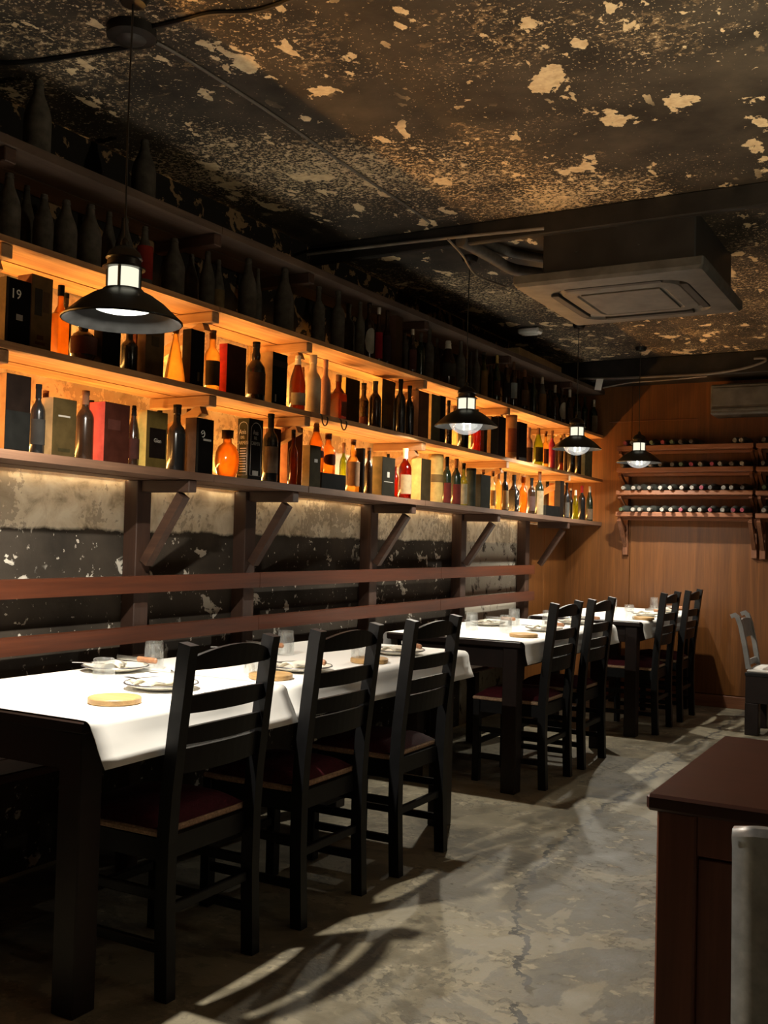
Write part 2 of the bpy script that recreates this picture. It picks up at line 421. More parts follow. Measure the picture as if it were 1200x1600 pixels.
def text_mesh(name, body, size, mat, parent, origin, xdir, zdir, align='CENTER', sx=1.0):
    cu = bpy.data.curves.new(name, 'FONT'); cu.body = body; cu.size = size; cu.align_x = align; cu.extrude = .0004; cu.resolution_u = 2
    tmp = bpy.data.objects.new(name, cu); COL.objects.link(tmp)
    bpy.context.view_layer.update()
    me = bpy.data.meshes.new_from_object(tmp.evaluated_get(bpy.context.evaluated_depsgraph_get()))
    bpy.data.objects.remove(tmp)
    xd, zd = Vector(xdir).normalized(), Vector(zdir).normalized(); nd = xd.cross(zd)
    me.transform(Matrix(((xd.x*sx, zd.x, nd.x, origin[0]), (xd.y*sx, zd.y, nd.y, origin[1]), (xd.z*sx, zd.z, nd.z, origin[2]), (0, 0, 0, 1))))
    me.materials.clear(); me.materials.append(mat)
    o = bpy.data.objects.new(name, me); COL.objects.link(o); o.parent = parent; return o
ORD = 'first second third fourth fifth sixth seventh eighth ninth tenth eleventh twelfth thirteenth fourteenth fifteenth sixteenth seventeenth eighteenth nineteenth'.split()
TENS = {20: 'twenty', 30: 'thirty', 40: 'forty', 50: 'fifty', 60: 'sixty', 70: 'seventy'}
TENTH = {20: 'twentieth', 30: 'thirtieth', 40: 'fortieth', 50: 'fiftieth', 60: 'sixtieth', 70: 'seventieth'}
def ordinal(n):
    if n <= 19: return ORD[n-1]
    a, b = n//10*10, n % 10
    return TENTH[a] if b == 0 else TENS[a]+'-'+ORD[b-1]

# ================================================================== setting
WX, BY, CZ = -3.0, 8.55, 2.80          # left wall, back wall, ceiling
RX, NY = 2.7, -1.7                     # right wall and the wall behind the camera
struct(MB().box(WX-.15, RX+.15, NY-.15, BY+.15, -.12, 0).obj('floor', M_FLOOR), 'worn grey concrete floor with a long wandering crack')
struct(MB().box(WX-.15, RX+.15, NY-.15, BY+.15, CZ, CZ+.12).obj('ceiling', M_CEIL), 'black painted ceiling with peeling cream flakes')
struct(MB().box(WX-.15, WX, NY-.15, BY+.15, 0, CZ).obj('wall_left', M_WALL), 'flaking plaster wall, dark below and pale above')
wb = struct(MB().box(WX, RX, BY+.008, BY+.15, 0, CZ).obj('wall_back', M_PANEL), 'brown wood panelled wall at the back')
for a, b in ((WX, -2.42), (-2.416, -1.20), (-1.196, .02), (.024, 1.24), (1.244, RX)):
    MB().box(a, b, BY-.004, BY+.008, .10, CZ, ch=.002).obj('panel', M_PANEL, wb)
struct(MB().box(RX, RX+.15, NY-.15, BY+.15, 0, CZ).obj('wall_right', M_DARKWALL), 'dark plain wall on the right')
struct(MB().box(WX, RX, NY-.15, NY, 0, CZ).obj('wall_near', M_DARKWALL), 'dark plain wall behind the viewer')
bb = MB().box(WX, RX, BY-.022, BY-.004, 0, .095, ch=.003)
struct(bb.obj('baseboard_back', M_RACK), 'brown wooden baseboard under the panelled wall')
# ceiling beams
y0 = onz(900, 325, CZ).y; y1 = onz(900, 363, 2.70).y
struct(MB().box(WX, RX, y0, y1, 2.70, CZ, ch=.006).obj('trim_1', M_BEAM), 'black ceiling beam crossing in front of the air conditioner')
zb = ony(1000, 592, 8.2).z
struct(MB().box(WX, RX, 8.2, BY-.004, zb, CZ, ch=.006).obj('trim_2', M_BEAM), 'black boxed beam above the panelled back wall')
# wood panelling in the far left corner
cp = struct(MB().box(WX, WX+.012, 7.47, BY-.004, .0, 1.44).obj('trim_3', M_POST), 'dark wooden panel in the far left corner')
for k in range(2): MB().box(WX+.012, WX+.020, 7.48+k*.53, 8.005+k*.53, .01, 1.43, ch=.002).obj('panel', M_PANEL, cp)

# ================================================================== wall shelves
SF = -2.66                              # front edge of the shelves
Y0, Y1 = 1.25, BY-.012
def line(za, ya, zb_, yb):
    return lambda y: za+(zb_-za)*(y-ya)/(yb-ya)
Z_TOP = line(2.515, 2.19, 2.590, 8.02)
Z_UP = line(2.194, 2.20, 2.213, 8.59)
Z_MID = line(1.857, 2.215, 1.838, 8.67)
Z_LOW = line(1.512, 2.23, 1.472, 8.69)
BR = [2.24, 3.30, 4.0, 5.2, 6.45, 7.72]
PO = [2.14, 3.19, 3.92, 5.10, 6.32, 7.72]
def sloped(zf, y0, y1, x0, x1, t, dz=0):
    za, zb2 = zf(y0)+dz, zf(y1)+dz
    vs = [(x0, y0, za-t), (x1, y0, za-t), (x1, y0, za), (x0, y0, za), (x0, y1, zb2-t), (x1, y1, zb2-t), (x1, y1, zb2), (x0, y1, zb2)]
    return MB().add(vs, [(0, 1, 2, 3), (7, 6, 5, 4), (0, 4, 5, 1), (1, 5, 6, 2), (2, 6, 7, 3), (3, 7, 4, 0)])
def shelf(name, label, zf, t, mat, brx, brmat, brace=True, drop=.045, bracedrop=.24, split=-2.845, xb=WX+.004):
    root = empty(name, label, 'shelf', ((SF+WX)/2, Y0, zf(Y0)))
    inv = root.matrix_world.copy(); bpy.context.view_layer.update(); inv = root.matrix_world.inverted()
    def put(o): o.parent = root; o.matrix_parent_inverse = inv; return o
    ends = [Y0]+[b+.01 for b in BR[1:]]+[Y1]
    for a, b in zip(ends[:-1], ends[1:]):
        put(sloped(zf, a+.0015, b-.0015, WX+.014, split-.006, t, random.uniform(-.002, 0)).obj('plank', mat))
        put(sloped(zf, a+.0015, b-.0015, split, SF+random.uniform(-.003, .003), t).obj('plank', mat))
    for y in brx:
        z = zf(y)-t
        beam = put(MB().box(xb, SF-.012, y-.024, y+.024, z-drop, z-.001, ch=.003).obj('bracket_beam', brmat))
        if brace:
            br_ = MB().beam((xb+.016, y, z-drop-bracedrop), (SF-.060, y, z-drop-.012), .042, .040, up=(1, 0, 1)).obj('brace', brmat)
            br_.parent = beam
    return root
shelf('bottle_shelf', 'lowest bottle shelf, brown planks on dark diagonal braces above the bench', Z_LOW, .030, M_OLDPLANK, PO, M_POSTX, True, .05, .29, xb=-2.922)
shelf('bottle_shelf', 'middle bottle shelf of glowing orange-lit pine planks', Z_MID, .024, M_PLANKY, BR, M_PLANKX, True, .045, .13)
shelf('bottle_shelf', 'upper pine shelf carrying a dark row of dusty bottles', Z_UP, .022, M_PLANKY, BR, M_PLANKX, True, .045, .13)
shelf('bottle_shelf', 'topmost old plank shelf close under the peeling ceiling', Z_TOP, .03, M_TOPPLANK, BR, M_POSTX, False, .05)
# wrought hooks under the middle shelf edge
for k, px in enumerate((507, 537)):
    p = onx(px, 640, SF+.012); z = Z_MID(p.y)-.006
    pts = [(SF+.006, p.y-.03, z+.004), (SF+.012, p.y-.024, z-.004)]+[(SF+.016, p.y-.026*math.cos(a), z-.012-.038*math.sin(a)) for a in [i*math.pi/8 for i in range(9)]]+[(SF+.012, p.y+.024, z-.004)]
    tag(MB().tube(pts, .0035, 6).obj('iron_hook', M_IRON, smooth=True), ('left' if k == 0 else 'right')+' black iron ring hook on the middle shelf edge', 'hook', 'iron hooks on the shelf edge')
# LED strips lying behind the bottles
for zf, nm in ((Z_MID, 'middle'), (Z_LOW, 'lowest')):
    o = sloped(zf, 1.3, 8.45, WX+.012, WX+.022, -.006, .001).obj('led_strip', M_STRIP)
    tag(o, 'thin glowing orange light strip behind the bottles of the %s shelf' % nm, 'light strip')
    segs = 6
    for k in range(segs):
        ya = 1.3+(8.45-1.3)*(k+.5)/segs
        L = light('strip_light', 'AREA', (WX+.035, ya, zf(ya)+.02), STRIP_W/segs, STRIP_COL, shape='RECTANGLE', size=.012, size_y=7.15/segs)
        L.rotation_euler = (math.pi, math.radians(36), 0)
        if nm == 'lowest':   # the strip also leaks down through the gap behind the planks
            L = light('strip_light', 'AREA', (WX+.016, ya, zf(ya)-.034), LEAK_W/segs, (1, .70, .36), shape='RECTANGLE', size=.012, size_y=7.15/segs)
            L.rotation_euler = (0, math.radians(-14), 0)

# ================================================================== bench and its rail back
bench = empty('long_bench', 'long dark wooden bench along the plaster wall', 'bench', (-2.8, 4.6, 0))
bpy.context.view_layer.update(); binv = bench.matrix_world.inverted()
def sub(o, part): o.parent = part; o.matrix_parent_inverse = Matrix(); return o
def put(o, root): o.parent = root; o.matrix_parent_inverse = root.matrix_world.inverted(); return o
for a, b in ((1.2, 4.46), (4.463, 7.46)):
    for x0, x1 in ((-2.97, -2.82), (-2.817, -2.64)):
        put(MB().box(x0, x1, a, b, .445, .475, ch=.004).obj('seat_plank', M_RAIL), bench)
for y in (1.3, 2.9, 4.46, 6.0, 7.4):
    put(MB().box(-2.72, -2.66, y-.03, y+.03, 0, .445, ch=.003).obj('leg', M_POST), bench)
    put(MB().box(-2.96, -2.90, y-.03, y+.03, 0, .445, ch=.003).obj('leg', M_POST), bench)
back = empty('bench_back_rail', 'two red-brown wooden rails on dark posts above the bench', 'rail', (-2.93, 4.6, .476))
bpy.context.view_layer.update()
for a, b in ((1.2, 3.95), (3.953, 5.9), (5.903, 7.56)):
    for za, zb2 in ((1.012, 1.080), (.812, .875)):
        f = line(za, 2.44, za+.024 if za > .9 else za+.02, 7.57); g = line(zb2, 2.44, zb2+.026, 7.57)
        vs = [(-2.925, a, f(a)), (-2.885, a, f(a)), (-2.885, a, g(a)), (-2.925, a, g(a)), (-2.925, b, f(b)), (-2.885, b, f(b)), (-2.885, b, g(b)), (-2.925, b, g(b))]
        put(MB().add(vs, [(0, 1, 2, 3), (7, 6, 5, 4), (0, 4, 5, 1), (1, 5, 6, 2), (2, 6, 7, 3), (3, 7, 4, 0)]).obj('rail', M_RAIL), back)
for y in PO[:5]+[7.50]:
    put(MB().box(WX+.003, -2.925, y-.042, y+.042, .476, Z_LOW(y)-.032, ch=.003).obj('post', M_POST), back)

# ================================================================== chairs
def slat(mb, z0, z1, arch, halfw, xf, bow=.022, th=.014, nseg=10):
    vs = []; fs = []
    for i in range(nseg+1):
        t = -1+2*i/nseg; y = t*halfw; b = bow*(1-t*t); zt = z1+arch*(1-t*t)
        for (zz, xx) in ((z0, xf(z0)), (zt, xf(zt))):
            vs += [(xx+b-th/2, y, zz), (xx+b+th/2, y, zz)]
    for i in range(nseg):
        a, c = i*4, (i+1)*4
        fs += [(a, c, c+1, a+1), (a+2, a+3, c+3, c+2), (a, a+2, c+2, c), (a+1, c+1, c+3, a+3)]
    fs += [(0, 1, 3, 2), (nseg*4, nseg*4+2, nseg*4+3, nseg*4+1)]
    mb.add(vs, fs); return mb
def make_chair():
    root = empty('ladder_back_chair', 'x', 'chair', group='black ladder-back chairs along the tables')
    XZ = [(.19, 0), (.180, .25), (.180, .42), (.187, .55), (.205, .72), (.228, .92), (.235, .957)]
    def xf(z):
        for (xa, za), (xb, zb2) in zip(XZ[:-1], XZ[1:]):
            if z <= zb2: return xa+(xb-xa)*(z-za)/(zb2-za)
        return XZ[-1][0]
    for s in (-1, 1):
        MB().sweep([(x, s*.190, z) for x, z in XZ], .036, .042).obj('back_post', M_BLACKWOOD, root)
        MB().box(-.205, -.167, s*.190-.019, s*.190+.019, 0, .43, ch=.003).obj('front_leg', M_BLACKWOOD, root)
        for z in (.12, .26): MB().box(-.168, .17, s*.190-.010, s*.190+.010, z, z+.028, ch=.003).obj('stretcher', M_BLACKWOOD, root)
    for x, zs in ((-.186, (.19, .32)), (.178, (.22,))):
        for z in zs: MB().box(x-.010, x+.010, -.165, .165, z, z+.028, ch=.003).obj('stretcher', M_BLACKWOOD, root)
    a = MB(); a.box(-.2, .17, -.196, -.17, .365, .425); a.box(-.2, .17, .17, .196, .365, .425); a.box(-.2, -.172, -.17, .17, .365, .425); a.box(.15, .17, -.165, .165, .365, .425)
    a.obj('seat_frame', M_BLACKWOOD, root)
    top = []; n = 11
    for i in range(n):
        for j in range(n):
            u, v = -1+2*i/(n-1), -1+2*j/(n-1)
            h = .042*((1-abs(u)**4)*(1-abs(v)**4))**.5
            top.append((-.028+u*.178, v*.19, .447+h))
    fs = [(i*n+j, (i+1)*n+j, (i+1)*n+j+1, i*n+j+1) for i in range(n-1) for j in range(n-1)]
    edge = [i*n for i in range(n)]+[(n-1)*n+j for j in range(1, n)]+[i*n+n-1 for i in range(n-2, -1, -1)]+[j for j in range(n-2, 0, -1)]
    fs.append(tuple(reversed(edge)))
    cu = MB().add(top, fs).obj('cushion', M_RED, root, True)
    MB().box(-.212, .158, -.2, .2, .428, .446, ch=.005).obj('straw_edge', M_ROPE, cu)
    for z0, z1, ar in ((.883, .917, .030), (.765, .812, .006), (.680, .726, .006), (.600, .668, .004)):
        slat(MB(), z0, z1, ar, .175, xf).obj('back_slat', M_BLACKWOOD, root)
    return root
CH0 = make_chair()
spots = [(2.35, -1.85, 'black ladder-back chair nearest the viewer at the first table'),
         (2.975, -1.84, 'black ladder-back chair in the middle of the first table'),
         (3.6, -1.825, 'black ladder-back chair at the far end of the first table'),
         (5.22, -1.85, 'nearer black ladder-back chair at the second table'),
         (5.82, -1.845, 'farther black ladder-back chair at the second table'),
         (7.16, -1.775, 'nearer black ladder-back chair at the third table by the panelled wall'),
         (7.8, -1.76, 'farther black ladder-back chair at the third table by the panelled wall')]
for i, (y, xfoot, lab) in enumerate(spots):
    c = CH0 if i == 0 else copy_tree(CH0)
    c.location = (xfoot-.19, y, 0); c['label'] = lab

# ================================================================== dining tables with paper cloths
T1X, T2X, T3X = -1.94, -1.905, -1.835; TE = T1X; TW = .77; TZ = .765
def make_table(ya, yb, label, x1=TE, w_=TW, zt=TZ, mat=M_TABLE):
    root = empty('dining_table', label, 'table', ((x1-w_/2), (ya+yb)/2, 0), group='dark wooden dining tables')
    bpy.context.view_layer.update()
    x0 = x1-w_
    put(MB().box(x0, x1, ya, yb, zt-.032, zt, ch=.005).obj('tabletop', mat), root)
    e = .045
    for a in ((x0+e, x1-e, ya+e, ya+e+.022), (x0+e, x1-e, yb-e-.022, yb-e), (x0+e, x0+e+.022, ya+e, yb-e), (x1-e-.022, x1-e, ya+e, yb-e)):
        put(MB().box(*a, zt-.14, zt-.034).obj('apron', mat), root)
    for lx in (x0+.11, x1-.105):
        for ly in (ya+.02, yb-.10):
            put(MB().box(lx, lx+.08, ly, ly+.08, 0, zt-.034, ch=.004).obj('leg', mat), root)
    return root
make_table(1.92, 4.20, 'nearest long dark table set with white cloths along the bench', T1X)
make_table(4.82, 6.36, 'second dark dining table with a white cloth, middle of the bench', T2X)
make_table(6.76, 8.36, 'third dark dining table with a white cloth beside the panelled wall', T3X)
def cloth(ya, yb, label, x1=TE, w_=TW, dz=0.0, drop=.112, out=.055, z=TZ, group='white table cloths'):
    """sheet across the table, bent over both long edges"""
    x0 = x1-w_
    pr = []
    N = 7
    R = .028
    near = [(x1-.03, 0)]+[(x1-.006+R*math.sin(a), -R*(1-math.cos(a))) for a in [k*math.radians(74)/5 for k in range(1, 6)]]
    lx, lz = near[-1]
    for k in range(1, 5): near.append((lx+out*.55*k/4-.004*math.sin(math.pi*k/4), lz-(drop-.02)*k/4))
    far = [(x0+x1-x, q) for x, q in reversed(near)]
    pr = far+[(x0+w_*.33, 0), (x0+w_*.66, 0)]+near
    ys = [ya+(yb-ya)*i/16 for i in range(17)]
    vs = []; fs = []
    for j, y in enumerate(ys):
        for x, q in pr:
            wob = .0035*math.sin(y*7.1+x*3)+.002*math.sin(y*17) if q < -.03 else 0
            vs.append((x+wob, y, z+.0025+dz+q))
    n = len(pr)
    for j in range(16):
        for i in range(n-1): fs.append((j*n+i, j*n+i+1, (j+1)*n+i+1, (j+1)*n+i))
    o = MB().add(vs, fs).obj('tablecloth', M_CLOTH, None, True)
    so = o.modifiers.new('thickness', 'SOLIDIFY'); so.thickness = .0016; so.offset = 1
    return tag(o, label, 'tablecloth', group)
cloth(1.925, 2.795, 'white cloth on the near half of the first table', T1X, dz=.0006, drop=.115, out=.085)
cloth(2.80, 4.225, 'white cloth on the far half of the first table', T1X)
cloth(4.825, 6.38, 'white cloth across the second table', T2X, out=.03)
cloth(6.765, 8.365, 'white cloth across the third table', T3X, out=.03)

# ---- boxy black chair at the right edge, facing away from the tables
def box_chair(x0, ya, label):
    root = empty('box_chair', label, 'chair', (x0+.2, ya+.2, 0)); bpy.context.view_layer.update()
    W, D = .44, .46                      # along y, along x
    put(MB().box(x0, x0+D, ya, ya+W, .40, .425, ch=.004).obj('seat', M_BLACKWOOD), root)
    put(MB().box(x0+.012, x0+D-.006, ya+.008, ya+W-.008, .425, .447, ch=.008).obj('seat_pad', M_PALEPAD), root)
    for b in ((x0+.005, x0+D-.005, ya+.004, ya+.026), (x0+.005, x0+D-.005, ya+W-.026, ya+W-.004), (x0+D-.027, x0+D-.005, ya+.026, ya+W-.026), (x0+.005, x0+.027, ya+.026, ya+W-.026)):
        put(MB().box(*b, .22, .40).obj('apron', M_TABLE), root)
    for lx in (x0+.003, x0+D-.093):
        for ly in (ya+.003, ya+W-.093): put(MB().box(lx, lx+.09, ly, ly+.09, 0, .218, ch=.004).obj('leg', M_TABLE), root)
    P = [(x0+.02, .449), (x0-.005, .60), (x0-.035, .74), (x0-.055, .795), (x0-.075, .812), (x0-.10, .80)]
    for yy in (ya+.03, ya+W-.03): put(MB().sweep([(x, yy, z) for x, z in P], .04, .03).obj('back_post', M_LITPAINT), root)
    put(slat(MB(), .655, .775, .008, W/2-.05, lambda z: x0-.018-(z-.66)*.2, -.01).obj('crest_rail', M_LITPAINT), root)
    put(slat(MB(), .46, .50, .0, W/2-.05, lambda z: x0+.008, -.01).obj('lower_rail', M_LITPAINT), root)
    for ch in root.children:
        if ch.name.startswith(('crest_rail', 'lower_rail')): ch.data.transform(Matrix.Translation((0, ya+W/2, 0)))
M_PALEPAD = plain('pale_seat_pad', (.72, .70, .66), .6, 0, .05)
M_LITPAINT = plain('lamplit_black_paint', (.20, .20, .195), .4, 0, .2)  # black back parts greyed, lamplight painted into the colour
rt = onz(1162, 1148, 0)
box_chair(rt.x, rt.y, 'boxy dark chair with pale seat at the right edge of the view')

# ---- brown lacquered sideboard in the right foreground
sb = empty('sideboard', 'red-brown lacquered wooden sideboard in the right foreground', 'sideboard', (.15, 2.4, 0)); bpy.context.view_layer.update()
SX0, SX1, SY0, SY1 = -.525, .95, 2.0, 2.75
put(MB().box(SX0, SX1, SY0, SY1, .738, .77, ch=.006).obj('top', M_SIDETOP), sb)
for lx in (SX0+.017, SX1-.092):
    for ly in (SY0+.017, SY1-.092): put(MB().box(lx, lx+.075, ly, ly+.075, 0, .738, ch=.004).obj('post', M_SIDE), sb)
put(MB().box(SX0+.092, SX1-.092, SY0+.022, SY0+.05, .660, .736, ch=.002).obj('rail', M_SIDE), sb)
put(MB().box(SX0+.092, SX1-.092, SY0+.035, SY0+.052, .08, .652, ch=.002).obj('front_panel', M_SIDE), sb)
put(MB().box(SX0+.022, SX0+.046, SY0+.092, SY1-.092, .08, .736, ch=.002).obj('side_panel', M_SIDE), sb)
put(MB().box(SX1-.046, SX1-.022, SY0+.092, SY1-.092, .08, .736, ch=.002).obj('side_panel', M_SIDE), sb)
put(MB().box(SX0+.092, SX1-.092, SY1-.05, SY1-.03, .08, .736, ch=.002).obj('back_panel', M_SIDE), sb)

# ---- brushed metal chair standing before the sideboard
def metal_chair():
    p = ony(1143, 1283, 1.62)
    x0 = p.x; ztop = p.z; W = .42
    root = empty('metal_chair', 'brushed grey metal chair with a solid back in front of the sideboard', 'chair', (x0+W/2, 1.75, 0)); bpy.context.view_layer.update()
    # solid back: sheet rolled over at the top, slightly curved in plan
    prof = [(1.635, .42), (1.628, .55), (1.622, .70), (1.618, ztop-.03), (1.612, ztop-.012), (1.618, ztop-.001), (1.632, ztop), (1.645, ztop-.010), (1.650, ztop-.03)]
    vs = []; n = 13
    for y, z in prof:
        for i in range(n):
            t = -1+2*i/(n-1); e = (1-abs(t)**6)
            vs.append((x0+W/2+t*W/2, y-.012*(1-t*t)+.01*(1-e), z-.012*(1-e)))
    fs = [(j*n+i, j*n+i+1, (j+1)*n+i+1, (j+1)*n+i) for j in range(len(prof)-1) for i in range(n-1)]
    b = put(MB().add(vs, fs).obj('backrest', M_BRUSHED, None, True), root)
    so = b.modifiers.new('thickness', 'SOLIDIFY'); so.thickness = .004
    put(MB().box(x0+.015, x0+W-.015, 1.645, 1.95, .425, .45, ch=.008).obj('seat', M_BRUSHED), root)
    for lx in (x0+.025, x0+W-.025):
        put(MB().tube([(lx, 1.655, .43), (lx, 1.60, 0)], .013, 10).obj('leg', M_BRUSHED, None, True), root)
        put(MB().tube([(lx, 1.93, .43), (lx, 1.955, 0)], .013, 10).obj('leg', M_BRUSHED, None, True), root)
metal_chair()

# ================================================================== pendant lamps
def make_lamp(loc, label, bowl, power=LAMP_W, top=CZ):
    x, y, z = loc                         # z = shade rim
    root = empty('pendant_lamp', label, 'lamp', (x, y, z), group='black metal pendant lamps'); bpy.context.view_layer.update()
    def L(prof, name, mat, **kw): return put(MB().lathe([(r, z+h) for r, h in prof], 32, x, y, **kw).obj(name, mat, None, True), root)
    sh_ = L([(.170, .0), (.1705, .004), (.155, .018), (.120, .050), (.085, .074), (.060, .086), (.056, .092), (.050, .092), (.054, .084), (.080, .068), (.116, .045), (.152, .012), (.168, .0)], 'shade', M_IRON, cap0=False, cap1=False)
    sub(L([(.166, -.0005), (.150, .010), (.115, .042), (.079, .064), (.076, .064)], 'reflector', M_SHADEIN, cap0=False, cap1=False), sh_)
    gl = L([(.043, .094), (.043, .150)], 'lantern_glass', M_LANTERN, cap0=False, cap1=False)
    for k in range(4):
        a = k*math.pi/2+.5; sub(MB().box(-.003, .003, -.003, .003, .090, .152, 0, Matrix.Translation((x+.047*math.cos(a), y+.047*math.sin(a), z))).obj('cage_bar', M_IRON), gl)
    L([(.060, .150), (.060, .154), (.047, .160), (.047, .176), (.052, .180), (.044, .198), (.028, .212), (.012, .218), (.012, .226), (.009, .236), (.0025, .242)], 'cap', M_IRON, cap0=True)
    put(MB().tube([(x, y, z+.242), (x-.004, y, z+.242+(top-z-.242)*.5), (x, y, top-.03)], .0028, 6).obj('cord', M_CABLE), root)
    L([(.035, top-.03-z), (.045, top-.012-z), (.045, top-.001-z)], 'ceiling_rose', M_IRON)
    if bowl:
        L([(.090, .052)]+[(.092*math.cos(a), .030-.072*math.sin(a)) for a in [k*math.pi/2/8 for k in range(0, 8)]]+[(.004, -.042)], 'glass_bowl', M_BOWL, cap0=False)
        df_ = L([(.076, .0605), (.001, .0625)], 'diffuser', M_DIFF, cap0=False, cap1=False)
        for k in range(3):
            a = k*2.1+.4; sub(MB().tube([(x+.022*math.cos(a), y+.022*math.sin(a), z+.05), (x+.022*math.cos(a), y+.022*math.sin(a), z-.014)], .0035, 6).obj('bulb_tube', M_BULB), df_)
        lz = z+.040
    else:
        L([(.077, .064), (.077, .036), (.060, .031), (.001, .029)], 'diffuser', M_DIFF, cap0=False, cap1=False)
        lz = z+.026
    lo = light('lamp_light', 'AREA', (x, y, lz), power, LAMP_COL, shape='DISK', size=.042)
    lo.parent = root; lo.matrix_parent_inverse = root.matrix_world.inverted()
    return root
def lampz(px, py, x): return onx(px, py, x)
for px, py, x, bowl, lab in ((191, 503, -2.08, False, 'large pendant lamp nearest the viewer, hanging over the first table'),
                             (728, 667, -2.31, True, 'pendant lamp over the second table, hanging in front of the orange shelves'),
                             (901, 702, -2.31, True, 'pendant lamp before the far end of the lit shelves'),
                             (998, 723, -2.14, True, 'farthest and smallest pendant lamp, before the wine rack')):
    p = onx(px, py, x); make_lamp((x, p.y, p.z), lab, bowl)
# the same lamps over the other tables, to the right of the view
make_lamp((.30, 7.35, 1.95), 'pendant lamp over the boxy chair, outside the right edge', True, LAMP_W*.20)
make_lamp((.95, 4.6, 1.95), 'pendant lamp over the middle of the room, outside the right edge', True, LAMP_W*.20)
make_lamp((1.35, 2.0, 1.95), 'pendant lamp beyond the sideboard, outside the right edge', True, LAMP_W*.20)
# unseen uplighter beyond the sideboard, added to light the ceiling
TX, TY = .40, 2.95
s_ = empty('added_uplighter', 'unseen black uplighter added to light the ceiling', 'lamp', (TX, TY, 0)); bpy.context.view_layer.update()
put(MB().lathe([(.14, 0), (.14, .012), (.02, .03)], 28, TX, TY).obj('base', M_IRON, None, True), s_)
put(MB().tube([(TX, TY, .025), (TX, TY, 1.97)], .012, 12).obj('pole', M_IRON, None, True), s_)
put(MB().lathe([(.02, 1.96), (.09, 1.99), (.15, 2.06), (.146, 2.06), (.086, 1.995), (.02, 1.972)], 32, TX, TY).obj('bowl', M_IRON, None, True), s_)
lo = light('uplight', 'POINT', (TX, TY, 2.035), UPLIGHT_W, (1, .84, .58), shadow_soft_size=.05)
lo.parent = s_; lo.matrix_parent_inverse = s_.matrix_world.inverted()

# ================================================================== ceiling fittings
ac = empty('air_conditioner', 'dusty charcoal ceiling cassette air conditioner below the beam', 'air conditioner', (-1.45, 5.09, 2.5)); bpy.context.view_layer.update()
AX0, AX1, AY0, AY1, AZ = -1.91, -1.0, 4.62, 5.57, 2.5
put(MB().box(AX0+.13, AX1-.05, AY0+.06, AY1-.06, AZ+.055, CZ-.002, ch=.006).obj('body', M_ACBODY), ac)
def ringplate():
    """square face plate with a rounded-square recess holding the intake grille"""
    cx, cy, hx, hy = (AX0+AX1)/2, (AY0+AY1)/2, (AX1-AX0)/2, (AY1-AY0)/2
    def rr(h, r, z, n=6):
        out = []
        for qx, qy, a0 in ((1, 1, 0), (-1, 1, 90), (-1, -1, 180), (1, -1, 270)):
            for k in range(n+1):
                a = math.radians(a0+90*k/n)
                out.append((cx+qx*(hx-h-r)+r*math.cos(a), cy+qy*(hy-h-r)+r*math.sin(a), z))
        return out
    rings = [rr(.0, .01, AZ+.06), rr(0, .012, AZ+.022), rr(.012, .02, AZ+.006), rr(.115, .13, AZ), rr(.125, .13, AZ+.012), rr(.15, .12, AZ+.016), rr(.17, .11, AZ+.004), rr(.235, .05, AZ-.002), rr(.245, .045, AZ+.004)]
    vs = [p for r in rings for p in r]; n = len(rings[0]); fs = []
    for j in range(len(rings)-1):
        for i in range(n):
            k = (i+1) % n; fs.append((j*n+i, j*n+k, (j+1)*n+k, (j+1)*n+i))
    fs.append(tuple(range((len(rings)-1)*n, len(rings)*n))); fs.append(tuple(reversed(range(n))))
    return MB().add(vs, fs)
fp_ = put(ringplate().obj('face_plate', M_AC), ac)
for b in ((AX0+.22, AX1-.22, AY0+.118, AY0+.158), (AX0+.22, AX1-.22, AY1-.158, AY1-.118), (AX0+.118, AX0+.158, AY0+.22, AY1-.22), (AX1-.158, AX1-.118, AY0+.22, AY1-.22)):
    sub(MB().box(*b, AZ-.003, AZ+.0155, ch=.003).obj('air_slot', M_ACDARK), fp_)
sub(MB().box(AX0+.26, AX1-.26, AY0+.26, AY1-.26, AZ-.004, AZ+.003, ch=.002).obj('intake_grille', M_AC), fp_)
for k in range(2): put(MB().lathe([(.006, AZ+.16), (.006, AZ+.162)], 10, AX0+.3+.3*k, AY0+.058).obj('screw', M_AC), ac)
# lagged pipes from the beam to the unit
def curve3(pts, n=14):
    P = [Vector(p) for p in pts]; out = []
    for i in range(len(P)-1):
        p0, p1, p2, p3 = P[max(i-1, 0)], P[i], P[i+1], P[min(i+2, len(P)-1)]
        for k in range(n):
            t = k/n
            out.append(.5*((2*p1)+(-p0+p2)*t+(2*p0-5*p1+4*p2-p3)*t*t+(-p0+3*p1-3*p2+p3)*t**3))
    return out+[P[-1]]
for k, (pix, r) in enumerate(((((720, 376), (765, 400), (800, 420), (850, 428)), .030), (((745, 372), (790, 392), (850, 404)), .024))):
    z = 2.715 if k == 0 else 2.772
    pts = [onz(a, b, z) for a, b in pix]
    tag(MB().tube(curve3(pts), r, 10).obj('coolant_pipe', M_CONDUIT, smooth=True), ('thicker' if k == 0 else 'thinner')+' dark lagged pipe curving into the air conditioner', 'pipe', 'lagged pipes')
def cable(name, pix, z, r, mat, label, cat='cable'):
    pts = [onz(a, b, z) for a, b in pix]
    return tag(MB().tube(curve3(pts), r, 6).obj(name, mat, smooth=True), label, cat)
cable('ceiling_cable', ((244, 66), (300, 98), (420, 175), (540, 258), (640, 325), (672, 348)), CZ-.006, .0055, M_GREYCABLE, 'grey cable clipped along the ceiling towards the beam')
cable('ceiling_cable', ((238, 42), (290, 30), (330, 20), (400, 16), (470, -8)), CZ-.006, .007, M_CABLE, 'black cable curving from the round junction box to the upper edge')
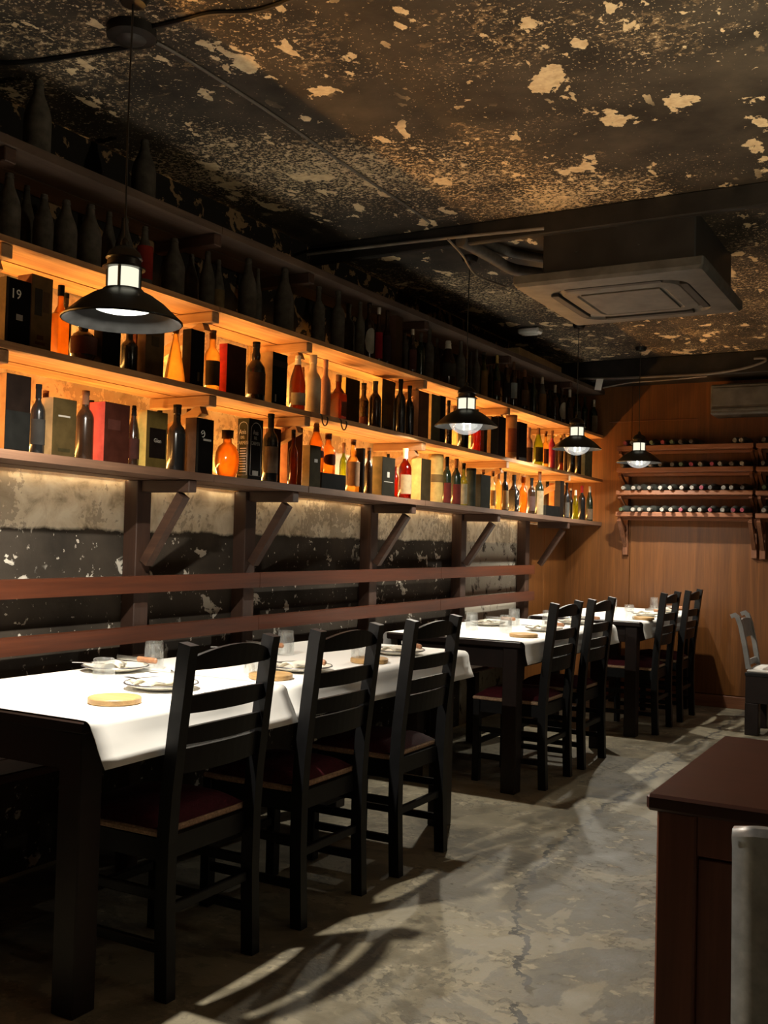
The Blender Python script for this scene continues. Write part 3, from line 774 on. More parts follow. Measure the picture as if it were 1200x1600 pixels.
cable('ceiling_cable', ((238, 66), (200, 74), (120, 86), (50, 96), (-20, 98)), CZ-.006, .008, M_CABLE, 'black cable running left from the round junction box')
cable('conduit_pipe', ((480, 398), (560, 388), (700, 372), (850, 357)), 2.69, .007, M_GREYCABLE, 'thin grey conduit along the underside of the ceiling beam', 'pipe')
cable('conduit_pipe', ((700, 374), (722, 398), (745, 430), (790, 448)), 2.66, .006, M_GREYCABLE, 'grey cable drooping from the beam to the air conditioner')
p = onz(206, 44, CZ)
jb = tag(MB().lathe([(.075, CZ-.001), (.075, CZ-.03), (.06, CZ-.036)], 24, p.x, p.y).obj('junction_box', M_BEAM, smooth=True), 'round black junction box on the ceiling, upper left', 'junction box')
MB().lathe([(.045, CZ-.0365), (.03, CZ-.046)], 20, p.x, p.y).obj('cover', M_ACBODY, jb, True)
p = onz(828, 519, CZ-.03)
el = tag(MB().box(p.x-.08, p.x+.08, p.y-.05, p.y+.05, CZ-.045, CZ-.001, ch=.012).obj('emergency_light', M_WHITE), 'small white box on the ceiling left of the air conditioner', 'ceiling fitting')
MB().box(p.x-.05, p.x+.05, p.y-.03, p.y+.03, CZ-.05, CZ-.0455, ch=.002).obj('lens', M_WHITE, el)
# wall air conditioner at the back
a0 = ony(1106, 598, 8.2); a1 = ony(1106, 646, 8.2)
w2 = empty('split_air_conditioner', 'grey wall air conditioner above the wine rack at the right edge', 'air conditioner', (a0.x+.42, 8.35, a1.z)); bpy.context.view_layer.update()
put(MB().box(a0.x, a0.x+.85, 8.30, BY-.006, a1.z, min(a0.z, zb-.005), ch=.012).obj('casing', M_AC), w2)
put(MB().box(a0.x+.01, a0.x+.84, 8.285, 8.299, a1.z+.03, a1.z+.05, ch=.003).obj('louver', M_AC), w2)
put(MB().box(a0.x+.02, a0.x+.83, 8.293, 8.2995, a1.z+.07, min(a0.z, zb-.005)-.03, ch=.003).obj('front_panel', M_AC), w2)
def wallcable(pix, y, r, label, mat=M_GREYCABLE):
    return tag(MB().tube(curve3([ony(a, b, y) for a, b in pix]), r, 6).obj('slung_cable', mat, smooth=True), label, 'cable')
wallcable(((905, 592), (960, 591), (1060, 587), (1110, 584), (1160, 576), (1192, 566), (1196, 560), (1178, 560)), 8.16, .010, 'glinting grey cable slung along the black back beam')
wallcable(((942, 606), (985, 598), (1040, 594), (1105, 588)), 8.14, .006, 'thin cable drooping from the white tag along the back beam')
wallcable(((952, 660), (1020, 657), (1090, 655)), 8.53, .004, 'thin line running across the panelling above the wine rack', M_RACK)
p = ony(937, 601, 8.15); q = ony(928, 585, 8.15)
tg = MB(); tg.add([tuple(ony(a, b, 8.15)) for a, b in ((932, 592), (943, 592), (939, 610), (929, 609))], [(0, 1, 2, 3)])
tgo = tag(tg.obj('paper_tag', M_WHITE), 'small white paper tag hanging from the back beam', 'tag')
so = tgo.modifiers.new('thickness', 'SOLIDIFY'); so.thickness = .002
# cardboard on the top shelf
ca = onx(806, 545, -2.83); cb = onx(872, 575, -2.83)
cbx = MB().box(-2.95, -2.80, ca.y, cb.y, Z_TOP(cb.y)+.002, Z_TOP(cb.y)+.11, ch=.004)
tag(cbx.obj('cardboard_box', M_CARD), 'brown cardboard box on the topmost shelf near the far end', 'box')

# ================================================================== wine rack on the back wall
RXL, RXR, RYF, RYB = ony(964, 802, 8.3).x+.0, ony(1174, 806, 8.3).x, 8.29, BY-.006
tiers = [(2.078, 'top'), (1.897, 'second'), (1.711, 'third'), (1.535, 'bottom')]
def rack(xl, xr, label, dz=0, slope=.0):
    root = empty('wine_rack', label, 'rack', ((xl+xr)/2, RYB, 1.2)); bpy.context.view_layer.update()
    for z, nm in tiers:
        z += dz
        sp_ = put(MB().box(xl, xr, RYF+.02, RYB, z-.02, z, ch=.002).obj('shelf_plank', M_RACK), root)
        sub(MB().box(xl-.01, xr+.01, RYF, RYF+.018, z-.016, z+.020, ch=.003).obj('front_lip', M_RACK), sp_)
        put(MB().box(xl, xr, RYF+.10, RYF+.118, z-.045, z-.021, ch=.002).obj('under_strip', M_RACK), root)
        for xx in (xl+.012, xr-.012):
            put(MB().beam((xx, RYF+.03, z-.03), (xx, RYB-.02, z-.13), .024, .03).obj('side_brace', M_RACKZ), root)
    for xx in (xl+.012, xr-.012):
        put(MB().box(xx-.022, xx+.022, RYB-.036, RYB-.001, 1.20+dz, tiers[0][0]+.06+dz, ch=.003).obj('upright', M_RACKZ), root)
        put(MB().beam((xx, RYF+.03, tiers[3][0]-.045+dz), (xx, RYB-.03, 1.28+dz), .03, .03).obj('bottom_brace', M_RACKZ), root)
    return root
rack(RXL, RXR, 'red-brown four-tier wine rack on the panelled back wall')
rack(RXR+.04, RXR+1.09, 'second wine rack cut off by the right edge of the view', dz=-.004)
M_DUSTYWINE = plain('dusty_dark_wine_glass', (.035, .037, .032), .45, 0, .5, 25)
M_CORK = plain('pale_bottle_seal', (.20, .185, .16), .5, 0, .3, 60)
M_CAPS = [plain('seal_wine_red', (.20, .03, .05), .4), M_CORK, plain('seal_dark', (.06, .055, .05), .4), plain('seal_green', (.06, .09, .05), .4)]
wine = MB().lathe([(.034, 0), (.0375, .006), (.0375, .175), (.033, .20), (.020, .222), (.0145, .245), (.0145, .285)], 16).mesh('wine_bottle', M_DUSTYWINE, True)
winecaps = [MB().lathe([(.0152, .245), (.0155, .286), (.0155, .293), (.009, .2935), (.009, .291)], 14).mesh('seal', m, True) for m in M_CAPS]
for ti, (z, nm) in enumerate(tiers):
    n = 13
    for sec, (xl, xr, cnt) in enumerate(((RXL+.055, RXR-.06, n), (RXR+.10, RXR+.36, 3))):
        for k in range(cnt):
            if sec == 0 and ti == 0 and k in (8, 9, 10): continue
            x = xl+(xr-xl)*(k+.0)/(cnt-1)+random.uniform(-.004, .004) if sec == 0 else xl+.088*k
            o = bpy.data.objects.new('wine_bottle', wine); COL.objects.link(o)
            tilt = random.uniform(.0, .06)
            o.rotation_euler = (math.pi/2+tilt*.0, 0, random.uniform(-.05, .05)); o.location = (x, RYB-.012, z+.0385)
            cpn = bpy.data.objects.new('seal', winecaps[random.choice((0, 1, 1, 2, 2, 3)) if ti < 3 else random.choice((0, 1, 1, 1, 0, 3))]); COL.objects.link(cpn); cpn.parent = o
            idx = k+1
            if sec == 0 and ti == 0 and k > 10: idx = k-2
            if sec == 0: tag(o, 'dark wine bottle lying on the %s tier of the wine rack, %s from the left' % (nm, ordinal(idx)), 'bottle', 'wine bottles lying in the back rack')
            else: tag(o, 'dark wine bottle on the %s tier of the cut-off second rack, %s from the left' % (nm, ordinal(idx)), 'bottle', 'wine bottles lying in the back rack')

# ================================================================== bottles and boxes on the wall shelves
# colours of glass / paper
C = dict(
    dusty=plain('dusty_bottle', (.052, .046, .037), .85, 0, .35, 30, .2),
    dusty2=plain('dusty_grey_bottle', (.075, .068, .056), .85, 0, .35, 30, .2),
    black=plain('black_glass', (.008, .008, .008), .18, 0, .3, 20),
    brownglass=plain('brown_black_glass', (.022, .011, .006), .2, 0, .3, 20),
    greenglass=plain('green_black_glass', (.010, .018, .010), .2, 0, .3, 20),
    amber=liquid('amber_liquor', (.86, .44, .11)), honey=liquid('honey_liquor', (.92, .62, .24)),
    dkamber=liquid('dark_amber_liquor', (.32, .10, .025)), redliq=liquid('red_liquor', (.50, .075, .025)),
    lime=liquid('lime_liquor', (.50, .55, .08)), clear=liquid('pale_spirit', (.92, .80, .55), .7), olive=liquid('olive_glass', (.40, .42, .12)),
    cream=plain('cream_dusty_glass', (.46, .38, .26), .75, 0, .15, 20), pink=plain('pinkish_dusty_glass', (.33, .17, .12), .7, 0, .2, 20),
    paleg=plain('pale_green_glaze', (.36, .38, .24), .5, 0, .2, 20))
P_ = {}
def paper(col, rough=.6):
    k = 'card_%02x%02x%02x' % tuple(int(c*255) for c in col)
    if k not in P_: P_[k] = plain('printed_card_%d' % (len(P_)+1), col, .8, 0, .22, 22, .03)
    return P_[k]
BLK, DKB, TAN, OLV, CRM, RED, DRED = (.012, .011, .011), (.05, .028, .018), (.34, .21, .11), (.15, .12, .055), (.50, .43, .30), (.40, .05, .035), (.075, .018, .014)
WHT, GRY, GRN, GOLD = (.55, .53, .48), (.10, .10, .095), (.022, .035, .02), (.45, .28, .07)
CAPM = {'k': paper((.010, .010, .010)), 'w': paper((.6, .58, .5)), 'r': paper((.20, .02, .02)), 'g': paper((.38, .26, .08)), 'n': paper((.14, .07, .04)), 'd': C['dusty'], 's': plain('silver_foil', (.5, .48, .42), .35, .6)}
PROF = {   # radius fraction, height fraction
    'champ': [(.94, 0), (1, .02), (1, .46), (.98, .52), (.86, .61), (.62, .72), (.43, .81), (.36, .90), (.33, .925), (.38, .93), (.38, .955), (.33, .96), (.33, .995), (.26, 1)],
    'wine': [(.94, 0), (1, .02), (1, .58), (.96, .63), (.78, .69), (.48, .74), (.38, .78), (.37, .94), (.42, .945), (.42, 1)],
    'spirit': [(.95, 0), (1, .02), (1, .55), (.98, .60), (.80, .66), (.50, .71), (.42, .75), (.40, .86), (.46, .865), (.46, 1)],
    'bulge': [(.94, 0), (1, .03), (1, .50), (.93, .58), (.62, .66), (.42, .70), (.47, .74), (.47, .79), (.36, .84), (.36, .90), (.40, .905), (.40, 1)],
    'flask': [(.55, 0), (.70, .02), (.92, .18), (1, .36), (.93, .53), (.72, .66), (.45, .72), (.35, .75), (.35, .82), (.48, .825), (.48, 1)],
    'cone': [(.96, 0), (1, .03), (.98, .12), (.72, .42), (.45, .68), (.27, .84), (.25, .93), (.31, .935), (.31, 1)],
    'tube': [(.98, 0), (1, .01), (1, .90), (1.03, .905), (1.03, .99), (.98, 1)],
    'slim': [(.95, 0), (1, .015), (1, .50), (.90, .58), (.62, .66), (.45, .72), (.40, .90), (.46, .905), (.46, 1)],
}
CAPFROM = {'champ': .83, 'wine': .80, 'spirit': .86, 'bulge': .90, 'flask': .82, 'cone': .93, 'tube': .90, 'slim': .88}
def prof_at(style, h):
    P = PROF[style]
    for (r0, z0), (r1, z1) in zip(P[:-1], P[1:]):
        if z0 <= h <= z1: return r0+(r1-r0)*(h-z0)/max(1e-6, z1-z0)
    return P[-1][0]
def bottle(x, y, z, r, H, style, mat, cap, lab, seg=18):
    """a bottle standing at x,y,z; returns its body mesh object with cap and label parts"""
    P = PROF[style]; cf = CAPFROM[style]
    body = MB().lathe([(q*r, z+h*H) for q, h in P], seg, x, y).obj('bottle', mat, None, True)
    if cap:
        cp_ = [(prof_at(style, cf)*r+.0006, z+cf*H)]+[(q*r+.0006, z+h*H) for q, h in P if h > cf+.005]
        cp_[-1] = (cp_[-1][0], z+H+.0008)
        MB().lathe(cp_, seg, x, y, cap0=False).obj('cap', CAPM[cap], body, True)
    if lab:
        col, h0, h1, shape = lab
        N = 9; a0 = math.radians(-28-72); a1 = math.radians(-28+72); rr = r+.0009; vs = []; fs = []
        for i in range(N):
            t = i/(N-1); a = a0+(a1-a0)*t
            if shape == 'o': k = max(.02, math.sqrt(max(0, 1-(2*t-1)**2)))
            else: k = 1
            mid, half = (h0+h1)/2, (h1-h0)/2*k
            for hh in (mid-half, mid+half):
                vs.append((x+rr*math.cos(a), y+rr*math.sin(a), z+hh*H))
        for i in range(N-1): fs.append((i*2, i*2+2, i*2+3, i*2+1))
        MB().add(vs, fs).obj('label', paper(tuple(q*.6 for q in col)), body, True)
    return body
def square_bottle(x, y, z, hw, H, mat, cap, lab):
    b = MB(); b.box(x-hw, x+hw, y-hw, y+hw, z, z+H*.62, ch=hw*.28)
    b.lathe([(hw*.9, z+H*.615), (hw*.62, z+H*.68), (hw*.42, z+H*.72), (hw*.40, z+H*.86)], 14, x, y)
    o = b.obj('bottle', mat, None, True)
    MB().lathe([(hw*.46, z+H*.85), (hw*.46, z+H)], 14, x, y).obj('cap', CAPM[cap or 'k'], o, True)
    if lab:
        col, h0, h1, _ = lab
        MB().box(x+hw+.0002, x+hw+.0012, y-hw*.7, y+hw*.7, z+h0*H, z+h1*H).obj('label', paper(col), o)
    return o
def carton(xf, y0, y1, z, d, H, front, side, name='gift_box'):
    g = .0012; b = MB()
    x0, x1 = xf-d, xf
    b.box(x0, x1, y0, y1, z, z+H, ch=.0015)
    o = b.obj(name, [paper(side), paper(tuple(c*f for c, f in zip(front, (.27, .25, .21))))])  # near sides coloured brighter than fronts, as if lit by the strips
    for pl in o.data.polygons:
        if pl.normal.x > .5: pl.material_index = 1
    return o

placed = {'upper': [], 'middle': [], 'lowest': [], 'topmost': []}
PHRASE = {'upper': 'on the dark upper shelf', 'middle': 'on the lit middle shelf', 'lowest': 'on the lowest shelf', 'topmost': 'on the topmost shelf'}
SHZ = {'upper': Z_UP, 'middle': Z_MID, 'lowest': Z_LOW, 'topmost': Z_TOP}
occupied = {k: [] for k in placed}
for k in ('middle', 'lowest'):          # keep clear of the braces under the shelf above
    occupied[k] = [(WX+.02, -2.765, b-.023, b+.023, False) for b in BR]
def row_x(row): return {0: -2.735, 1: -2.85, 2: -2.915}[row]
def free(shelf_, x0, x1, y0, y1, rnd=False):
    for q in occupied[shelf_]:
        a, b, c, d, isr = q
        if not (x0 < b-.0005 and x1 > a+.0005 and y0 < d-.0005 and y1 > c+.0005): continue
        if rnd and isr:
            dd = math.hypot((x0+x1)/2-(a+b)/2, (y0+y1)/2-(c+d)/2)
            if dd > (x1-x0)/2+(b-a)/2+.0004: continue
        elif rnd or isr:               # circle against rectangle
            bx = (a, b, c, d) if rnd else (x0, x1, y0, y1); cx, cy, rr = ((x0+x1)/2, (y0+y1)/2, (x1-x0)/2) if rnd else ((a+b)/2, (c+d)/2, (b-a)/2)
            nx, ny = min(max(cx, bx[0]), bx[1]), min(max(cy, bx[2]), bx[3])
            if math.hypot(cx-nx, cy-ny) > rr+.0004: continue
        return (a, b, c, d)
    return None
def B(shelf_, px0, px1, ptop, style, mat, desc, cap=None, lab=None, row=0, lift=0.0, hmin=.0):
    """bottle from its outline in the photograph: left, right, top"""
    zf = SHZ[shelf_]; xc = row_x(row); pc = (px0+px1)/2
    for _ in range(2):
        p = onx(pc, ptop, xc); r = (px1-px0)*depth(p)/F/2*1.02
        r = min(max(r, .022), .066); xc = min(xc, SF-r-.012); xc = max(xc, WX+.03+r)
    p = onx(pc, ptop, xc); y = p.y
    z = zf(y)+.0006+lift
    H = max(p.z-z, .14)
    lim = {'upper': Z_TOP, 'middle': Z_UP, 'lowest': Z_MID, 'topmost': (lambda y: CZ+.03)}[shelf_](y)-.033-z
    H = min(H, lim)
    # keep clear of neighbours: search nearby spots, prefer a small shift, slim down last
    best = None
    for k in range(9):
        rr = max(r*(1-.045*k), .018)
        for dx in (0, -.01, .01, -.02, -.03, -.045, -.06, -.08, -.1, -.13, -.16):
            cx = xc+dx
            if cx+rr > SF-.006 or cx-rr < WX+.028: continue
            for dy in (0, .006, -.006, .012, -.012, .02, -.02):
                if free(shelf_, cx-rr, cx+rr, y+dy-rr, y+dy+rr, True) is None:
                    cost = abs(dx)*.35+abs(dy)*1.0+(r-rr)*1.6
                    if best is None or cost < best[0]: best = (cost, cx, y+dy, rr)
    if best: _, xc, y, r = best
    else: r = .018
    for br in BR:
        if abs(y-br) < .03+r: H = min(H, lim-.05)
    occupied[shelf_].append((xc-r, xc+r, y-r, y+r, True))
    m = C[mat] if isinstance(mat, str) else mat
    o = square_bottle(xc, y, z, r*.92, H, m, cap, lab) if style == 'square' else bottle(xc, y, z, r, H, style, m, cap, lab)
    placed[shelf_].append((pc, o, desc, 'bottle'))
    return o, (xc, y, z, r, H)
def X(shelf_, px0, pxm, px1, ptop, front, side, desc, row=0, name='gift_box', cat='box', dmax=.10):
    """box from the photograph: left end, near vertical edge, right end, top of that edge"""
    zf = SHZ[shelf_]; xf = row_x(row)+.045
    a = onx(pxm, ptop, xf); y0 = a.y; y1 = onx(px1, ptop, xf).y
    d = min(max(xf-ony(px0, ptop, y0).x, .045), dmax); d = min(d, xf-WX-.03)
    z = zf(y0)+.0008
    lim = {'upper': Z_TOP, 'middle': Z_UP, 'lowest': Z_MID, 'topmost': Z_TOP}[shelf_](y0)-.033-z
    H = min(max(a.z-z, .07), lim)
    for br in BR:
        if y0-.03 < br < y1+.03: H = min(H, lim-.05)
    for att in range(50):
        hit = free(shelf_, xf-d, xf, y0, y1)
        if hit is None: break
        if d > .05 and hit[0] < xf-.05 and att < 8: d -= .01
        elif abs(hit[3]-y0) < abs(y1-hit[2]): y0 = min(hit[3]+.0006, y1-.02); y1 = max(y1, y0+.02)
        else: y1 = max(hit[2]-.0006, y0+.02); 
    occupied[shelf_].append((xf-d, xf, y0, y1, False))
    z = max(zf(y0), zf(y1))+.0008
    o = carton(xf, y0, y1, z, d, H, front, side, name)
    placed[shelf_].append(((pxm+px1)/2, o, desc, cat))
    return o, (xf, y0, y1, z, d, H)
def dim(col): return paper(tuple(c*.33 for c in col))
def patch(o, info, u0, u1, v0, v1, mat, name='label', side=False, lift=.0006):
    """flat printed patch on the front (or near side) of a box, in fractions of the face"""
    xf, y0, y1, z, d, H = info
    if side: MB().box(xf-d+u0*d, xf-d+u1*d, y0-lift, y0+.0004, z+v0*H, z+v1*H).obj(name, mat, o)
    else: MB().box(xf-.0004, xf+lift, y0+u0*(y1-y0), y0+u1*(y1-y0), z+v0*H, z+v1*H).obj(name, mat, o)
def front_text(o, info, s, u, v, size, mat, sx=1.0):
    xf, y0, y1, z, d, H = info
    text_mesh('lettering', s, size, mat, o, (xf+.0008, y0+u*(y1-y0), z+v*H), (0, 1, 0), (0, 0, 1), 'CENTER', sx)
def side_text(o, info, s, u, v, size, mat, sx=1.0, up=False):
    xf, y0, y1, z, d, H = info
    if up: text_mesh('lettering', s, size, mat, o, (xf-d+u*d, y0-.0008, z+v*H), (0, 0, 1), (-1, 0, 0), 'CENTER', sx)
    else: text_mesh('lettering', s, size, mat, o, (xf-d+u*d, y0-.0008, z+v*H), (1, 0, 0), (0, 0, 1), 'CENTER', sx)
def arch(o, info, u0, u1, v0, v1, mat, side=False):
    """thin arched outline"""
    xf, y0, y1, z, d, H = info; mb = MB(); pts = []
    span = d if side else (y1-y0); ww = (u1-u0)*span; rad = ww/2
    zt = z+v1*H-rad; c = (u0+u1)/2*span
    pts = [(c-rad, z+v0*H), (c-rad, zt)]+[(c-rad*math.cos(a), zt+rad*math.sin(a)) for a in [k*math.pi/10 for k in range(1, 10)]]+[(c+rad, zt), (c+rad, z+v0*H), (c-rad, z+v0*H)]
    P3 = [((xf-d+a, y0-.0006, b) if side else (xf+.0006, y0+a, b)) for a, b in pts]
    mb.tube(P3, .0012, 4).obj('printed_arch', mat, o)

# ---- topmost shelf
B('topmost', 40, 82, 126, 'champ', 'dusty2', 'dusty grey champagne bottle, the larger of two')
B('topmost', 208, 245, 219, 'champ', 'dusty', 'dusty dark champagne bottle, half lost in the shadow')
# ---- dark upper shelf
U = 'upper'
for a, b, t in ((-4, 34, 271), (29, 56, 290), (54, 85, 304), (86, 122, 313), (124, 160, 320), (158, 184, 331), (181, 210, 341)):
    B(U, a, b, t, 'champ', 'dusty' if a % 2 else 'dusty2', 'dusty dark champagne bottle', None, None, 0 if a != 29 and a != 158 else 1)
B(U, 214, 240, 354, 'champ', 'dusty2', 'dusty bottle with a torn red paper label', None, ((.30, .035, .025), .12, .66, 'r'))
for a, b, t, rw in ((255, 290, 373, 0), (288, 312, 378, 1), (313, 337, 393, 0), (332, 352, 406, 1), (374, 403, 404, 0), (396, 411, 420, 1), (430, 461, 415, 0), (488, 509, 448, 0), (518, 540, 455, 0), (536, 556, 456, 1), (556, 571, 472, 0)):
    B(U, a, b, t, 'champ' if t < 440 else 'wine', 'dusty' if rw == 0 else 'dusty2', 'dusty dark champagne bottle' if t < 440 else 'dusty brown round-shouldered bottle', None, ((.22, .16, .08), .1, .5, 'r') if a == 332 else None, rw)
B(U, 569, 586, 472, 'wine', 'brownglass', 'brown bottle with a large round white label', None, ((.42, .40, .34), .12, .56, 'o'))
B(U, 586, 599, 481, 'slim', 'brownglass', 'slim bottle with a red label', 's', ((.30, .02, .03), .10, .56, 'r'))
B(U, 599, 612, 482, 'slim', 'brownglass', 'slim dark purple-brown bottle', None, ((.05, .03, .035), .1, .55, 'r'))
X(U, 606, 612, 630, 489, (.115, .065, .035), (.06, .03, .02), 'tall narrow brown wooden box', name='wooden_box')
B(U, 629, 639, 512, 'wine', 'dusty', 'narrow dusty dark bottle', None, None, 1)
B(U, 639, 652, 501, 'slim', 'brownglass', 'dark bottle with dull pink label and silver cap', 's', ((.12, .05, .045), .12, .55, 'r'))
B(U, 652, 665, 503, 'wine', 'greenglass', 'dark green-black bottle with a foil neck', 'd')
B(U, 664, 679, 514, 'wine', 'dusty', 'dusty dark bottle with a thin neck')
B(U, 676, 691, 520, 'cone', 'dusty2', 'dusty conical bottle with a thin neck', None, None, 1)
B(U, 688, 713, 533, 'champ', 'brownglass', 'stout black bottle with a white cap and pale lettering', 'w', ((.05, .045, .035), .22, .5, 'r'))
B(U, 713, 728, 533, 'wine', 'dusty2', 'dusty tan bottle with a slender neck')
B(U, 731, 741, 550, 'wine', 'dusty', 'dusty purple-grey bottle', None, None, 1)
B(U, 739, 751, 546, 'wine', 'dusty', 'dusty grey bottle with a pale neck band', None)
B(U, 750, 763, 551, 'spirit', 'olive', 'square-shouldered bottle with an old tan label', 'd', ((.24, .14, .05), .05, .60, 'r'))
B(U, 763, 772, 562, 'spirit', 'dusty', 'small dusty olive bottle', None, None, 1)
B(U, 771, 783, 554, 'champ', 'greenglass', 'green-black bottle with gold neck and brown label', 'g', ((.10, .05, .035), .16, .46, 'r'))
B(U, 786, 798, 562, 'champ', 'brownglass', 'black bottle with pale lettering and foil neck', 'n', ((.03, .025, .02), .2, .5, 'r'))
B(U, 797, 809, 562, 'champ', 'brownglass', 'dark bottle with a pale blue-white label', 'n', ((.36, .42, .44), .22, .55, 'r'))
for a, b, t, st, mt, ds, cp_, lb, rw in (
        (806, 815, 571, 'champ', 'dusty', 'slender dusty dark bottle with foil neck', 'n', None, 1),
        (813, 827, 578, 'champ', 'brownglass', 'dark bottle with a tan-brown label', 'n', ((.13, .075, .04), .15, .52, 'r'), 0),
        (829, 840, 590, 'wine', 'greenglass', 'slim green-black bottle', None, None, 0),
        (841, 854, 589, 'champ', 'dusty2', 'brown bottle with a long tan label', 's', ((.26, .15, .07), .1, .58, 'r'), 0),
        (855, 864, 595, 'wine', 'greenglass', 'dark slender bottle', None, None, 1),
        (862, 873, 602, 'wine', 'brownglass', 'dark brown bottle with silvery neck', 's', None, 0),
        (872, 884, 605, 'wine', 'brownglass', 'dark bottle with a round white label', None, ((.50, .47, .40), .14, .60, 'o'), 0),
        (885, 896, 609, 'wine', 'brownglass', 'dark bottle with pale neck and brown label', 's', ((.10, .06, .04), .2, .5, 'r'), 0),
        (896, 908, 616, 'wine', 'greenglass', 'dark bottle with a grey label', None, ((.10, .09, .08), .2, .5, 'r'), 0),
        (909, 919, 620, 'wine', 'greenglass', 'very dark bottle', None, None, 0),
        (923, 934, 625, 'wine', 'greenglass', 'dark bottle with a long pale label near the end', 's', ((.25, .22, .16), .08, .55, 'r'), 0)):
    B(U, a, b, t, st, mt, ds, cp_, lb, rw)
# ---- lit middle shelf
S = 'middle'
o, i = X(S, -4, 11, 50, 431, BLK, (.10, .075, .05), 'black cased box with pale number on its front')
patch(o, i, .02, .10, .02, .98, dim((.07, .055, .04)), 'edge_strip'); front_text(o, i, '19', .38, .70, .045, M_INK)
patch(o, i, .42, .68, .38, .47, M_INKDIM)
o, i = X(S, 28, 51, 84, 427, (.30, .185, .085), (.16, .075, .05), 'ochre box with a dark pictorial print')
patch(o, i, .15, .50, .46, .82, dim((.07, .05, .04)), 'print'); patch(o, i, .55, .85, .52, .80, dim((.16, .085, .045)), 'print')
patch(o, i, .30, .60, .14, .20, dim((.13, .05, .02)), 'print'); patch(o, i, .22, .70, .07, .11, dim((.15, .06, .025)), 'print')
B(S, 84, 108, 446, 'square', 'amber', 'square amber bottle with a black cap', 'k')
B(S, 97, 111, 459, 'spirit', 'black', 'dark bottle behind the amber one', 'k', None, 2)
B(S, 110, 152, 500, 'flask', 'black', 'round dark bottle with brown label under the lamp', 'k', ((.10, .045, .035), .18, .58, 'r'))
X(S, 148, 156, 190, 508, BLK, (.03, .02, .015), 'black box half hidden by the lamp')
B(S, 190, 216, 512, 'spirit', 'black', 'dark blue-black bottle under the lamp shade', 'k')
X(S, 204, 214, 231, 506, (.07, .022, .016), (.07, .022, .016), 'dark red box behind the lamp', 1)
o, i = X(S, 222, 229, 258, 508, (.22, .135, .065), (.12, .07, .04), 'tan box with a small printed square')
patch(o, i, .3, .72, .62, .82, dim((.10, .065, .03)))
B(S, 259, 291, 516, 'cone', 'honey', 'conical decanter with a little golden liquor', 'n')
o, i = X(S, 276, 293, 321, 511, BLK, (.02, .016, .014), 'black box with a small gold emblem')
patch(o, i, .52, .66, .10, .26, dim((.20, .14, .06)), 'emblem')
B(S, 321, 345, 514, 'spirit', 'honey', 'clear bottle of pale brown spirit with dark label', 'n', ((.07, .045, .025), .10, .50, 'r'))
o, i = X(S, 344, 356, 386, 536, (.085, .03, .022), (.55, .06, .05), 'dark maroon box with a bright red side')
B(S, 384, 396, 541, 'spirit', 'clear', 'clear glass bottle behind the stout black one', None, None, 2)
o, i2 = B(S, 386, 416, 535, 'bulge', 'black', 'stout black bottle with bulging neck', 'k', ((.06, .035, .022), .12, .48, 'r'))
o, i = X(S, 404, 427, 450, 549, (.010, .016, .016), (.36, .22, .10), 'blackish green box, side painted tan-lit')
patch(o, i, 0, 1, .74, .86, dim((.05, .035, .03)), 'band'); patch(o, i, .2, .28, .06, .2, M_INKDIM)
B(S, 451, 476, 551, 'champ', 'dkamber', 'green-necked wine bottle with white cap and label', 'w', ((.50, .46, .36), .10, .32, 'r'))
B(S, 468, 479, 574, 'champ', 'olive', 'small olive bottle behind the cream one', 'n', None, 2)
B(S, 477, 503, 555, 'spirit', 'cream', 'cream dust-covered bottle', None)
B(S, 501, 518, 562, 'spirit', 'pink', 'pinkish dust-covered bottle', None)
B(S, 518, 541, 586, 'square', 'dkamber', 'squat square dark amber bottle', 'n', ((.12, .05, .03), .1, .42, 'r'))
X(S, 527, 541, 563, 589, (.085, .072, .035), (.62, .42, .13), 'dark olive box, side painted yellow-lit', 1)
B(S, 560, 578, 599, 'spirit', 'brownglass', 'rounded dark brown bottle', 'k', ((.08, .03, .03), .1, .3, 'r'), 1)
B(S, 577, 597, 596, 'wine', 'brownglass', 'dark bottle with a dusty neck', 'd')
o, i = X(S, 582, 598, 616, 591, (.22, .18, .10), (.66, .52, .27), 'cream box with faded print', 1)
patch(o, i, .2, .85, .55, .78, dim((.14, .11, .06)), 'print'); patch(o, i, .2, .85, .08, .16, dim((.06, .05, .04)), 'print')
B(S, 609, 622, 588, 'wine', 'black', 'slim black bottle, the tallest of its trio', 'k', None, 1)
B(S, 618, 635, 593, 'wine', 'black', 'black wine bottle with a long neck', 'k')
B(S, 633, 648, 603, 'spirit', 'black', 'black bottle beside the wooden box', 'k')
o, i = X(S, 637, 654, 671, 602, (.22, .095, .055), (.44, .22, .10), 'tall red-brown wooden box', name='wooden_box')
B(S, 669, 678, 630, 'wine', 'black', 'thin black bottle', 'k', None, 1)
X(S, 667, 675, 688, 615, (.20, .18, .10), (.55, .45, .22), 'pale olive box, edge painted lit')
X(S, 685, 689, 697, 618, (.03, .022, .02), (.05, .03, .02), 'narrow dark box')
B(S, 697, 706, 626, 'slim', 'brownglass', 'slim dark bottle just left of the second lamp', 'k')
B(S, 706, 716, 634, 'spirit', 'clear', 'small clear bottle behind the second lamp', 'n', None, 1)
B(S, 716, 733, 645, 'wine', 'black', 'dark bottle behind the second lamp shade', 'k')
B(S, 737, 752, 640, 'spirit', 'redliq', 'red-orange liquor bottle under the second lamp', 'k')
B(S, 752, 760, 634, 'wine', 'brownglass', 'dark red-brown bottle right of the second lamp', 'r', None, 1)
X(S, 748, 752, 762, 655, (.10, .085, .045), (.14, .10, .05), 'olive-brown box right of the second lamp')
X(S, 760, 768, 779, 650, (.085, .06, .04), (.20, .12, .06), 'brown box with a lighter edge')
